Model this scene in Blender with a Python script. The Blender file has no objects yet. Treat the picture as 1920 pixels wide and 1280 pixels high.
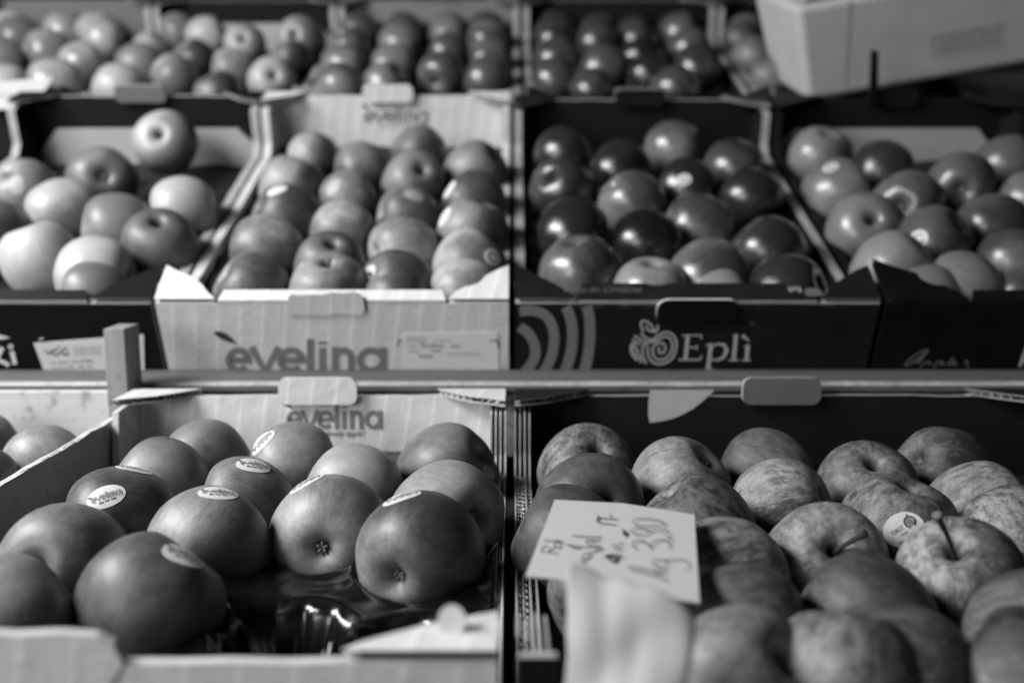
import bpy, bmesh, math, random
from mathutils import Vector, Matrix, noise
from mathutils.bvhtree import BVHTree

R = math.radians
scene = bpy.context.scene
COL = scene.collection
random.seed(7)

# ------------------------------------------------------------------ camera
F = 1865.0                      # focal length in photograph pixels (1920 wide): a 35 mm lens
PITCH = R(8.8)
HC = 1.35                       # camera height
C = Vector((0, 0, HC))
AX = Vector((1, 0, 0)); FW = Vector((0, math.cos(PITCH), -math.sin(PITCH))); UP = Vector((0, math.sin(PITCH), math.cos(PITCH)))
cd = bpy.data.cameras.new('camera')
cam = bpy.data.objects.new('camera', cd); COL.objects.link(cam)
cd.sensor_width = 36; cd.lens = 36 * F / 1920
cd.clip_start = 0.02; cd.clip_end = 50
cam.location = C; cam.rotation_euler = (math.pi / 2 - PITCH, 0, 0)
cd.dof.use_dof = True; cd.dof.focus_distance = 0.64; cd.dof.aperture_fstop = 3.7
scene.camera = cam

# ------------------------------------------------------------------ world and lamps (stall under a roof, open to daylight on the left)
w = bpy.data.worlds.new('World'); scene.world = w; w.use_nodes = True
bg = w.node_tree.nodes['Background']; bg.inputs[0].default_value = (1, 1, 1, 1); bg.inputs[1].default_value = 0.012
def area(name, loc, target, sx, sy, power):
    l = bpy.data.lights.new(name, 'AREA'); l.shape = 'RECTANGLE'; l.size = sx; l.size_y = sy; l.energy = power
    o = bpy.data.objects.new(name, l); COL.objects.link(o); o.location = loc
    o.rotation_euler = (Vector(target) - Vector(loc)).to_track_quat('-Z', 'Y').to_euler()
    return o
area('daylight_opening', (-1.22, 0.42, HC + 0.80), (-0.15, 0.85, HC - 0.1), 0.9, 0.42, 50)
area('street_front', (-1.35, -0.85, HC + 0.38), (-0.3, 0.7, HC - 0.1), 1.0, 0.8, 22)
area('street_gap', (0.25, -1.6, HC + 0.35), (0.1, 0.9, HC - 0.1), 0.4, 0.2, 1.0)
vs = scene.view_settings
vs.view_transform = 'Standard'; vs.look = 'None'; vs.exposure = 0.0; vs.gamma = 1
scene.render.engine = 'CYCLES'
scene.cycles.max_bounces = 6

# ------------------------------------------------------------------ projection helpers
def P(u, v, z):                 # photograph pixel at camera depth z
    return C + AX * ((u - 960) / F * z) + UP * ((640 - v) / F * z) + FW * z
def CAMP(x, h, z):              # camera-space offsets in metres
    return C + AX * x + UP * h + FW * z
def hit(u, v, p0, n):
    d = P(u, v, 1.0) - C
    return C + d * ((p0 - C).dot(n) / d.dot(n))

# ------------------------------------------------------------------ materials
def g(v): return (v, v, v, 1)
class NT:
    def __init__(s, name):
        s.m = bpy.data.materials.new(name); s.m.use_nodes = True
        s.t = s.m.node_tree; s.b = s.t.nodes['Principled BSDF']
    def n(s, typ, **kw):
        x = s.t.nodes.new(typ)
        for k, v in kw.items():
            if k.startswith('i_'):
                k2 = k[2:]; k2 = int(k2) if k2.isdigit() else k2.replace('_', ' ')
                if hasattr(v, 'is_output') or isinstance(v, bpy.types.NodeSocket): s.t.links.new(v, x.inputs[k2])
                else: x.inputs[k2].default_value = v
            else: setattr(x, k, v)
        return x
    def link(s, a, b): s.t.links.new(a, b)
    def math(s, op, a, b=None, c=None, clamp=False):
        x = s.t.nodes.new('ShaderNodeMath'); x.operation = op; x.use_clamp = clamp
        for i, v in enumerate((a, b, c)):
            if v is None: continue
            if isinstance(v, bpy.types.NodeSocket): s.t.links.new(v, x.inputs[i])
            else: x.inputs[i].default_value = v
        return x.outputs[0]
    def remap(s, v, a, b, c=0.0, d=1.0):
        x = s.t.nodes.new('ShaderNodeMapRange'); x.interpolation_type = 'SMOOTHSTEP'
        s.t.links.new(v, x.inputs[0])
        for i, k in enumerate((a, b, c, d)): x.inputs[i + 1].default_value = k
        return x.outputs[0]
    def mixf(s, f, a, b):
        x = s.t.nodes.new('ShaderNodeMix'); x.data_type = 'FLOAT'
        for i, v in ((0, f), (2, a), (3, b)):
            if isinstance(v, bpy.types.NodeSocket): s.t.links.new(v, x.inputs[i])
            else: x.inputs[i].default_value = v
        return x.outputs[0]
    def noise(s, vec, scale, detail=4, rough=.55, w=None):
        x = s.t.nodes.new('ShaderNodeTexNoise')
        if w is not None: x.noise_dimensions = '4D'; s.t.links.new(w, x.inputs['W'])
        s.t.links.new(vec, x.inputs['Vector']); x.inputs['Scale'].default_value = scale
        x.inputs['Detail'].default_value = detail; x.inputs['Roughness'].default_value = rough
        return x.outputs[0]
    def bump(s, h, strength, dist):
        x = s.t.nodes.new('ShaderNodeBump'); s.t.links.new(h, x.inputs['Height'])
        x.inputs['Strength'].default_value = strength; x.inputs['Distance'].default_value = dist
        s.t.links.new(x.outputs[0], s.b.inputs['Normal'])
    def attr(s, name):
        x = s.t.nodes.new('ShaderNodeAttribute'); x.attribute_type = 'OBJECT'; x.attribute_name = name
        return x.outputs['Fac']

def apple_material(name, rough, coat, streak, mottle, spots, bumpy):
    k = NT(name)
    tc = k.n('ShaderNodeTexCoord').outputs['Object']
    rnd = k.math('MULTIPLY', k.n('ShaderNodeObjectInfo').outputs['Random'], 57.0)
    sep = k.n('ShaderNodeSeparateXYZ'); k.link(tc, sep.inputs[0])
    x, y, z = sep.outputs
    rho = k.math('SQRT', k.math('ADD', k.math('MULTIPLY', x, x), k.math('MULTIPLY', y, y)))
    rs = k.math('MAXIMUM', rho, 0.05)
    cmb = k.n('ShaderNodeCombineXYZ'); k.link(k.math('DIVIDE', x, rs), cmb.inputs[0]); k.link(k.math('DIVIDE', y, rs), cmb.inputs[1]); k.link(k.math('MULTIPLY', z, .16), cmb.inputs[2])
    st = k.noise(cmb.outputs[0], 7, 6, .7, rnd)
    st2 = k.noise(cmb.outputs[0], 28, 3, .6, rnd)
    big = k.noise(tc, 1.3, 3, .5, rnd)
    # blushed side (local +X) fading to the pale side, ragged along the streaks
    f = k.math('ADD', k.math('MULTIPLY', x, .75), k.attr('blush'))
    f = k.math('ADD', f, k.math('MULTIPLY', k.math('SUBTRACT', big, .5), 1.5))
    f = k.math('ADD', f, k.math('MULTIPLY', k.math('SUBTRACT', st, .5), streak))
    f = k.math('ADD', f, k.math('MULTIPLY', k.math('SUBTRACT', st2, .5), streak * .5))
    f = k.remap(f, -.45, .55)
    pole = k.remap(rho, .5, .18)
    f = k.math('MULTIPLY', f, k.math('SUBTRACT', 1.0, k.math('MULTIPLY', pole, .55)))
    base = k.mixf(f, k.attr('pale'), k.attr('dark'))
    # russet mottling
    sq = k.n('ShaderNodeCombineXYZ'); k.link(x, sq.inputs[0]); k.link(y, sq.inputs[1]); k.link(k.math('MULTIPLY', z, .45), sq.inputs[2])
    mo = k.noise(sq.outputs[0], 5.5, 9, .74, rnd)
    mo2 = k.noise(sq.outputs[0], 34, 6, .75, rnd)
    mm = k.math('ADD', k.math('MULTIPLY', k.remap(mo, .40, .60), 1.25), k.math('MULTIPLY', k.remap(mo2, .40, .64), .6))
    mt = k.math('MULTIPLY', k.attr('mott'), mottle)
    base = k.math('MULTIPLY', base, k.math('ADD', k.math('SUBTRACT', 1.0, k.math('MULTIPLY', mt, .68)), k.math('MULTIPLY', mm, k.math('MULTIPLY', mt, .74))))
    fine = k.noise(tc, 26, 6, .8, rnd)
    base = k.math('MULTIPLY', base, k.math('ADD', .70, k.math('MULTIPLY', fine, .60)))
    # lenticels
    vo = k.n('ShaderNodeTexVoronoi', i_Scale=14.0); k.link(tc, vo.inputs['Vector'])
    dot = k.remap(vo.outputs['Distance'], .17, .08)
    base = k.math('ADD', base, k.math('MULTIPLY', dot, spots))
    # russet floor of the stem hollow
    base = k.math('MULTIPLY', base, k.mixf(k.remap(rho, .2, .07), 1.0, .45))
    cc = k.n('ShaderNodeCombineColor')
    for i in range(3): k.link(base, cc.inputs[i])
    k.link(cc.outputs[0], k.b.inputs['Base Color'])
    k.link(k.math('ADD', rough, k.math('MULTIPLY', k.math('SUBTRACT', mo, .5), .22)), k.b.inputs['Roughness'])
    k.b.inputs['Coat Weight'].default_value = coat; k.b.inputs['Coat Roughness'].default_value = max(.08, rough * .45)
    k.b.inputs['Specular IOR Level'].default_value = .42
    hh = k.math('ADD', k.math('MULTIPLY', mo2, .6), k.math('MULTIPLY', big, 1.5))
    k.bump(hh, bumpy, .05)
    return k.m
M = {}
M['apple_satin'] = apple_material('apple_satin_skin', .43, .10, .7, .50, .05, .14)
M['apple_sheen'] = apple_material('apple_sheen_skin', .27, .3, .7, .2, .04, .09)
M['apple_russet'] = apple_material('apple_russet_skin', .46, .05, 1.5, .95, .03, .2)
M['apple_gloss'] = apple_material('apple_waxed_skin', .21, .42, .9, .3, .02, .10)
M['apple_pale'] = apple_material('apple_pale_skin', .42, .10, .5, .22, .02, .10)

def plain(name, v, rough=.6, var=.15, scale=60, bumpy=.15, spec=.3, dist=.002):
    k = NT(name); tc = k.n('ShaderNodeTexCoord').outputs['Object']
    a = k.noise(tc, scale, 6, .65); b = k.noise(tc, scale * .12, 4, .6)
    s = k.math('ADD', k.math('MULTIPLY', k.math('SUBTRACT', a, .5), var), k.math('MULTIPLY', k.math('SUBTRACT', b, .5), var * 1.4))
    s = k.math('MULTIPLY', k.math('ADD', s, 1.0), v)
    cc = k.n('ShaderNodeCombineColor')
    for i in range(3): k.link(s, cc.inputs[i])
    k.link(cc.outputs[0], k.b.inputs['Base Color'])
    k.b.inputs['Roughness'].default_value = rough; k.b.inputs['Specular IOR Level'].default_value = spec
    if bumpy: k.bump(a, bumpy, dist)
    return k.m
def striped(name, v, rough=.5):
    k = NT(name); tc = k.n('ShaderNodeTexCoord').outputs['Object']
    sep = k.n('ShaderNodeSeparateXYZ'); k.link(tc, sep.inputs[0])
    q = k.math('ADD', sep.outputs[0], k.math('MULTIPLY', sep.outputs[2], -.16))
    q = k.math('ADD', q, k.math('MULTIPLY', sep.outputs[1], -.16))
    fr = k.math('FRACT', k.math('DIVIDE', k.math('ADD', q, 10.0), .0205))
    edge = k.remap(k.math('ABSOLUTE', k.math('SUBTRACT', fr, .5)), .40, .47)
    half = k.remap(fr, .3, .8)
    a = k.noise(tc, 25, 6, .65)
    s = k.math('ADD', .87, k.math('ADD', k.math('MULTIPLY', edge, .16), k.math('MULTIPLY', half, .05)))
    s = k.math('MULTIPLY', k.math('MULTIPLY', s, v), k.math('ADD', .93, k.math('MULTIPLY', a, .14)))
    s = k.math('MULTIPLY', s, k.mixf(k.remap(k.noise(tc, 11, 8, .75), .58, .74), 1.0, .84))
    s = k.math('MULTIPLY', s, k.mixf(k.remap(k.noise(tc, 140, 3, .6), .70, .76), 1.0, .6))
    cc = k.n('ShaderNodeCombineColor')
    for i in range(3): k.link(s, cc.inputs[i])
    k.link(cc.outputs[0], k.b.inputs['Base Color'])
    k.b.inputs['Roughness'].default_value = rough; k.b.inputs['Specular IOR Level'].default_value = .3
    k.bump(k.math('ADD', k.math('MULTIPLY', k.noise(tc, 120, 3, .6), .15), k.noise(tc, 16, 5, .6)), .35, .006)
    return k.m
def wood(name, v, axis=0, rough=.6, var=.5):
    k = NT(name); tc = k.n('ShaderNodeTexCoord').outputs['Object']
    mp = k.n('ShaderNodeMapping'); k.link(tc, mp.inputs[0])
    sc = [1.0, 1.0, 1.0]; sc[axis] = .06; mp.inputs['Scale'].default_value = sc
    a = k.noise(mp.outputs[0], 90, 6, .7); b = k.noise(tc, 14, 5, .7); d = k.noise(mp.outputs[0], 22, 3, .6)
    s = k.math('ADD', k.math('MULTIPLY', k.math('SUBTRACT', a, .5), var), k.math('MULTIPLY', k.math('SUBTRACT', d, .5), var))
    s = k.math('ADD', s, k.math('MULTIPLY', k.remap(k.noise(tc, 55, 5, .7), .55, .70), -.45))
    s = k.math('MULTIPLY', k.math('ADD', s, 1.0), v)
    cc = k.n('ShaderNodeCombineColor')
    for i in range(3): k.link(s, cc.inputs[i])
    k.link(cc.outputs[0], k.b.inputs['Base Color']); k.b.inputs['Roughness'].default_value = rough
    k.bump(a, .3, .001)
    return k.m
M['white_print'] = striped('white_striped_board', .61)
M['white_inner'] = plain('white_board_inside', .60, .6, .1)
M['kraft'] = plain('raw_cardboard_edge', .30, .85, .5, 400, .5)
M['kraft_pale'] = plain('pale_cardboard_edge', .48, .85, .4, 400, .5)
M['kraft_in'] = plain('cardboard_inside', .13, .8, .25)
M['flute'] = plain('cardboard_flute', .42, .9, .4, 300, .3)
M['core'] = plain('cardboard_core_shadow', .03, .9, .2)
M['black_board'] = plain('black_printed_board', .005, .55, 1.3, 40, .08, .12)
M['dark_board'] = plain('dark_printed_board', .010, .5, 1.2, 40, .08, .18)
M['dark_inner'] = plain('dark_board_inside', .008, .7, .3, 60, .15, .12)
M['grey_board'] = plain('grey_board_liner', .16, .7, .1)
M['pale_liner'] = plain('pale_paper_liner', .34, .7, .1)
M['tab_grey'] = plain('grey_worn_tab', .10, .7, .4)
M['ink'] = plain('grey_ink', .165, .55, .1, 50, 0)
M['ink_dark'] = plain('dark_ink', .035, .55, .2, 50, 0)
M['ink_faint'] = plain('faint_ink', .30, .6, .2, 50, 0)
M['ring_ink'] = plain('ring_print', .16, .5, .35, 220, 0)
M['light_ink'] = plain('pale_ink', .42, .5, .1, 50, 0)
M['script_ink'] = plain('thin_pale_ink', .20, .5, .1, 50, 0)
M['pencil'] = plain('felt_pen', .06, .7, .6, 500, 0)
M['label'] = plain('label_paper', .62, .55, .06)
M['card'] = plain('price_card_paper', .40, .7, .08, 80, .1)
M['sticker'] = plain('fruit_sticker_paper', .52, .38, .05)
M['sticker_grey'] = plain('fruit_sticker_grey', .28, .4, .05)
M['tray'] = plain('black_tray_plastic', .004, .21, .3, 90, 0, .5, .003)
M['tray_matt'] = plain('dark_tray_plastic', .008, .5, .3, 90, .1)
M['stem'] = plain('apple_stem', .022, .8, .5, 30, .4)
M['stem_tip'] = plain('apple_stem_tip', .10, .8, .5, 30, .4)
M['calyx'] = plain('apple_calyx', .16, .9, .6, 12, .4)
M['post'] = wood('weathered_post_wood', .20, 2, .7, .8)
M['pale_wood'] = wood('pale_crate_wood', .46, 0, .6, .3)
M['dark_wood'] = wood('dark_crate_wood', .30, 1, .75, .4)
M['ledge'] = wood('shelf_ledge_wood', .085, 0, .75, .6)
M['ledge_edge'] = plain('worn_ledge_edge', .30, .45, .9, 160, .5)
M['table'] = wood('table_wood', .08, 0)
M['backing'] = plain('stall_back_dark', .012, .9, .2)
M['foam'] = plain('white_box_board', .40, .7, .3, 20, .1)
M['foam_seam'] = plain('box_seam', .22, .8, .1)
M['steel'] = plain('staple_steel', .8, .3, .1); M['steel'].node_tree.nodes['Principled BSDF'].inputs['Metallic'].default_value = .7
M['bag'] = plain('white_paper_bag', .27, .7, .05, 30, .06)

# ------------------------------------------------------------------ mesh helpers
def link(name, me, mats, parent=None):
    o = bpy.data.objects.new(name, me); COL.objects.link(o)
    if mats is not None and not me.materials:
        for m in (mats if isinstance(mats, (list, tuple)) else [mats]): me.materials.append(M[m])
    if parent: o.parent = parent
    return o
def tag(o, label, cat, group=None):
    o['label'] = label; o['category'] = cat
    if group: o['group'] = group
    return o
def struct(o): o['kind'] = 'structure'; return o
def empty(name, mat):
    o = bpy.data.objects.new(name, None); COL.objects.link(o); o.empty_display_size = .05; o.matrix_world = mat
    return o
class MB:
    def __init__(s): s.v = []; s.f = []; s.mi = []; s.sm = []
    def slab(s, poly, plane, a, b, mi=(0, 0, 1)):       # polygon extruded; materials (face a, face b, rim)
        n = len(poly); k = len(s.v)
        def p(q, t): return {'xz': (q[0], t, q[1]), 'yz': (t, q[0], q[1]), 'xy': (q[0], q[1], t)}[plane]
        s.v += [p(q, a) for q in poly] + [p(q, b) for q in poly]
        s.add(list(range(k, k + n))[::-1], mi[0]); s.add(list(range(k + n, k + 2 * n)), mi[1])
        for i in range(n):
            j = (i + 1) % n; s.add([k + i, k + j, k + n + j, k + n + i], mi[2])
        return s
    def box(s, x0, x1, y0, y1, z0, z1, mi=(0, 0, 0)): return s.slab([(x0, y0), (x1, y0), (x1, y1), (x0, y1)], 'xy', z0, z1, mi)
    def add(s, f, mi=0, smooth=False): s.f.append(f); s.mi.append(mi); s.sm.append(smooth)
    def strip(s, A, B, mi=0, smooth=True):              # sheet between two polylines
        k = len(s.v); n = len(A); s.v += [tuple(p) for p in A] + [tuple(p) for p in B]
        for i in range(n - 1): s.add([k + i, k + i + 1, k + n + i + 1, k + n + i], mi, smooth)
        return s
    def tube(s, pts, rad, seg=8, mi=0, cap=1):
        pts = [Vector(p) for p in pts]; k = len(s.v)
        for i, p in enumerate(pts):
            t = (pts[min(i + 1, len(pts) - 1)] - pts[max(i - 1, 0)]).normalized()
            a = t.orthogonal().normalized() if i == 0 else (a - t * a.dot(t)).normalized()
            b = t.cross(a); r = rad[i] if isinstance(rad, (list, tuple)) else rad
            for q in range(seg):
                c = 2 * math.pi * q / seg; s.v.append(tuple(p + a * (r * math.cos(c)) + b * (r * math.sin(c))))
        for i in range(len(pts) - 1):
            for q in range(seg):
                q2 = (q + 1) % seg
                s.add([k + i * seg + q, k + i * seg + q2, k + (i + 1) * seg + q2, k + (i + 1) * seg + q], mi, True)
        s.add([k + q for q in range(seg)][::-1], mi); s.add([k + (len(pts) - 1) * seg + q for q in range(seg)], cap)
        return s
    def mesh(s, name, fix=True):
        me = bpy.data.meshes.new(name); me.from_pydata(s.v, [], s.f)
        me.polygons.foreach_set('use_smooth', s.sm); me['_mi'] = 1
        s._assign = list(s.mi); me.update()
        if fix:
            bm = bmesh.new(); bm.from_mesh(me); bmesh.ops.recalc_face_normals(bm, faces=bm.faces); bm.to_mesh(me); bm.free()
        return me
    def build(s, name, mats, parent=None, bevel=0):
        me = s.mesh(name)
        o = link(name, me, mats, parent)
        me.polygons.foreach_set('material_index', [min(i, len(me.materials) - 1) for i in s._assign])
        if bevel:
            m = o.modifiers.new('soft_edges', 'BEVEL'); m.width = bevel; m.segments = 2; m.limit_method = 'ANGLE'
        return o

# ribbons: pen strokes in photograph pixels -> flat printed strips on a surface
def smooth_line(pts, n=6):
    if len(pts) < 3: return [Vector(p) for p in pts]
    q = [Vector(p) for p in pts]; out = []
    for i in range(len(q) - 1):
        p0, p1, p2, p3 = q[max(i - 1, 0)], q[i], q[i + 1], q[min(i + 2, len(q) - 1)]
        for j in range(n):
            t = j / n
            out.append(.5 * ((2 * p1) + (p2 - p0) * t + (2 * p0 - 5 * p1 + 4 * p2 - p3) * t * t + (3 * p1 - p0 - 3 * p2 + p3) * t ** 3))
    return out + [q[-1]]
def arc(cx, cy, rx, ry, a0, a1, n=20):
    return [(cx + rx * math.cos(R(a0 + (a1 - a0) * i / n)), cy - ry * math.sin(R(a0 + (a1 - a0) * i / n))) for i in range(n + 1)]
def ribbons(strokes, mp, lift=.0004):
    """strokes: list of (points2d, width or list of widths); mp(u, v, h) -> 3d"""
    b = MB()
    for si, (pts, wd) in enumerate(strokes):
        p = [Vector(q) for q in pts]; n = len(p)
        L, Rr = [], []
        for i in range(n):
            d0 = (p[i] - p[i - 1]).normalized() if i else (p[1] - p[0]).normalized()
            d1 = (p[i + 1] - p[i]).normalized() if i < n - 1 else d0
            t = d0 + d1
            t = t.normalized() if t.length > .2 else d0
            nn = Vector((-t.y, t.x)); k = min(1.5, 1 / max(.35, nn.dot(Vector((-d0.y, d0.x)))))
            ww = (wd[i] if isinstance(wd, (list, tuple)) else wd) * .5 * k
            L.append(p[i] + nn * ww); Rr.append(p[i] - nn * ww)
        h = lift + si * .00003
        b.strip([mp(q.x, q.y, h) for q in L], [mp(q.x, q.y, h) for q in Rr], 0, False)
    return b
def dashes(x0, x1, y, hgt, seed, gap=.35, slope=0.0):     # illegible line of small print
    rr = random.Random(seed); out = []; x = x0
    while x < x1 - 1:
        l = rr.uniform(2.0, 6.0); x2 = min(x1, x + l)
        out.append(([(x, y + (x - x0) * slope), (x2, y + (x2 - x0) * slope)], hgt * rr.uniform(.55, 1)))
        x = x2 + rr.uniform(.6, 2.2) * (1 + gap)
    return out
def logo(x0, x1, ty, by, sw, skew=0.0):                     # lower-case geometric word mark "evelina"
    Wd = x1 - x0; xh = by - ty
    def X(f): return x0 + f * Wd
    out = []
    def e(a, b):
        cx, cy, rx, ry = (X(a) + X(b)) / 2, (ty + by) / 2, (X(b) - X(a) - sw) / 2, (xh - sw) / 2
        return ([(cx - rx * .9, cy)] + [(cx, cy)] + arc(cx, cy, rx, ry, 0, 318, 26), sw)
    out.append(e(0, .163))
    out.append(([(X(.16), ty), (X(.245), by - sw * .3), (X(.33), ty)], sw * 1.05))
    out.append(e(.318, .497))
    out.append(([(X(.525), ty - xh * .30), (X(.525), by)], sw * 1.05))
    out.append(([(X(.602), ty + xh * .02), (X(.602), by)], sw * 1.05))
    out.append(([(X(.575), ty - xh * .14), (X(.63), ty - xh * .17)], sw * .42))
    cx = X(.73); rx = X(.80) - X(.73) - sw * .5
    out.append(([(X(.66) + sw * .5, by), (X(.66) + sw * .5, ty)], sw))
    out.append(([(X(.66) + sw * .5, ty + xh * .40)] + arc(cx, ty + xh * .40, rx, xh * .40 - sw * .5, 160, 0, 14) + [(cx + rx, by)], sw))
    cx, cy, rx, ry = X(.905), (ty + by) / 2, (X(1) - X(.815)) / 2 - sw * .5, (xh - sw) / 2
    out.append((arc(cx, cy, rx, ry, 0, 360, 30), sw))
    out.append(([(X(1) - sw * .5, ty), (X(1) - sw * .5, by)], sw))
    return out
def leaf(x0, y0, x1, y1, wd):
    n = 12; pts = []; ws = []
    for i in range(n + 1):
        t = i / n; pts.append((x0 + (x1 - x0) * t, y0 + (y1 - y0) * t - math.sin(t * math.pi) * wd * .15)); ws.append(max(.3, wd * math.sin(math.pi * t ** .8)))
    return (pts, ws)
_fonts = {}
def font_polys(text, size):
    cu = bpy.data.curves.new('print', 'FONT'); cu.body = text; cu.size = size; cu.resolution_u = 2
    o = bpy.data.objects.new('print', cu); COL.objects.link(o)
    dg = bpy.context.evaluated_depsgraph_get(); me = bpy.data.meshes.new_from_object(o.evaluated_get(dg))
    v = [tuple(q.co) for q in me.vertices]; f = [list(p.vertices) for p in me.polygons]
    bpy.data.objects.remove(o); bpy.data.curves.remove(cu); bpy.data.meshes.remove(me)
    return v, f
def print_text(text, size, mp, name, mat, parent):         # mp(x, y) -> 3d
    v, f = font_polys(text, size); b = MB(); b.v = [tuple(mp(q[0], q[1])) for q in v]
    for q in f: b.add(q, 0)
    return b.build(name, mat, parent)

# ------------------------------------------------------------------ frames of the tiers
DOWN_RIM = .175                                            # lower cartons' rim below the camera
def low_y(z): v = (DOWN_RIM - z * math.sin(PITCH)) / math.cos(PITCH); return z * math.cos(PITCH) - v * math.sin(PITCH)
Y_BACK, Y_FRONT = low_y(.85), low_y(.37)
LH = .11
def low_frame(x0, x1, yf): return Matrix.Translation(((x0 + x1) / 2, yf, HC - DOWN_RIM - LH))
SL = math.atan(.6) - PITCH                                 # slope of the upper shelf
UH = .10
_rim = CAMP(0, .0338, .90)
SLOPE = Matrix.Rotation(SL, 4, 'X')
_nrm = SLOPE.to_3x3() @ Vector((0, 0, 1))
def up_frame(x0, x1, dy=0.0, dz=0.0):
    m = Matrix.Translation(_rim - _nrm * UH) @ SLOPE
    return m @ Matrix.Translation(((x0 + x1) / 2, dy, dz))

# ------------------------------------------------------------------ setting
def setting():
    zt = HC - DOWN_RIM - LH
    b = MB().box(-1.2, 1.2, .28, .90, zt - .03, zt - .001); struct(b.build('table', 'table'))
    o = struct(MB().box(-1.2, 1.2, -.03, 1.10, -.03, -.001).build('sloped_shelf', 'table')); o.matrix_world = up_frame(0, 0)
    struct(MB().box(-2.0, 2.0, 1.98, 2.0, .4, 2.6).build('back_panel', 'backing'))
    # ledge board in front of the upper cartons, with a worn rounded nosing
    f = CAMP(0, -.0360, .874); y0, z0 = f.y, f.z
    root = empty('shelf_ledge', Matrix.Translation((0, y0, z0)))
    prof = [(.062, 0), (.006, 0), (.0022, -.0008), (.0004, -.003), (.0004, -.0075), (.0022, -.0098), (.006, -.0105), (.062, -.0105)]
    b = MB(); n = 60
    rings = [[(-1.1 + 2.2 * i / n, p[0] + .0006 * noise.noise((i * .7, j, 1)), p[1] + .0005 * noise.noise((i * .9, j, 5))) for j, p in enumerate(prof)] for i in range(n + 1)]
    k = len(prof)
    for r_ in rings: b.v += r_
    for i in range(n):
        for j in range(k):
            j2 = (j + 1) % k; b.add([i * k + j, i * k + j2, (i + 1) * k + j2, (i + 1) * k + j], 1 if 1 <= j <= 2 else 0)
    b.build('ledge_board', ['ledge', 'ledge_edge'], root)
    b = MB().box(-1.1, 1.1, .012, .03, -.07, -.0107); b.build('ledge_rail', 'dark_wood', root)
    tag(root, 'long wooden shelf ledge with pale worn edge between the two rows of cartons', 'shelf')
setting()

# ------------------------------------------------------------------ cartons
T = .005
def rounded(x0, x1, z0, z1, r, n=4):
    out = []
    for cx, cz, a in ((x1 - r, z0 + r, -90), (x1 - r, z1 - r, 0), (x0 + r, z1 - r, 90), (x0 + r, z0 + r, 180)):
        for i in range(n + 1): out.append((cx + r * math.cos(R(a + 90 * i / n)), cz + r * math.sin(R(a + 90 * i / n))))
    return out
def gusset(b, cx, sx, cy, sy, H, gx, gy, lift=0.0, seed=0):
    """triangular corner plate: two liners, a wavy flute between, open on the diagonal"""
    rr = random.Random(seed)
    A = Vector((cx, cy)); Bp = Vector((cx + sx * gx, cy)); Cp = Vector((cx, cy + sy * gy))
    pts = [A, Bp]
    n = 5
    for i in range(1, n): pts.append(Bp.lerp(Cp, i / n) + (A - Bp.lerp(Cp, i / n)) * (rr.uniform(-.02, .06) - .13 * math.sin(math.pi * i / n)))
    pts.append(Cp)
    poly = [(p.x, p.y) for p in pts]
    k0 = len(b.v)
    b.slab(poly, 'xy', H - .0006, H, (0, 0, 1))
    b.slab(poly, 'xy', H - .0052, H - .0046, (1, 1, 1))
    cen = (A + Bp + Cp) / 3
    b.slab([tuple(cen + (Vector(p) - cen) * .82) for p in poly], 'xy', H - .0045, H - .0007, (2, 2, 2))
    hyp = pts[1:]; m = 30; fr, bk = [], []
    tot = len(hyp) - 1
    for i in range(m + 1):
        t = i / m * tot; a = min(int(t), tot - 1); p = hyp[a].lerp(hyp[a + 1], t - a); p = p + (cen - p) * .01
        z = H - .0026 + .0019 * math.sin(i * math.pi / 1.5 + rr.uniform(-.4, .4)); q = p + (cen - p) * .12
        fr.append((p.x, p.y, z)); bk.append((q.x, q.y, z))
    b.strip(fr, bk, 1)
    if lift:                                                # bent up about the end wall
        for i in range(k0, len(b.v)):
            x, y, z = b.v[i]; b.v[i] = (x, y, z + abs(y - cy) * lift)
def tear(poly_top, amp, seed):
    rr = random.Random(seed); return [(x, z + rr.uniform(-amp, amp)) for x, z in poly_top]
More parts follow.
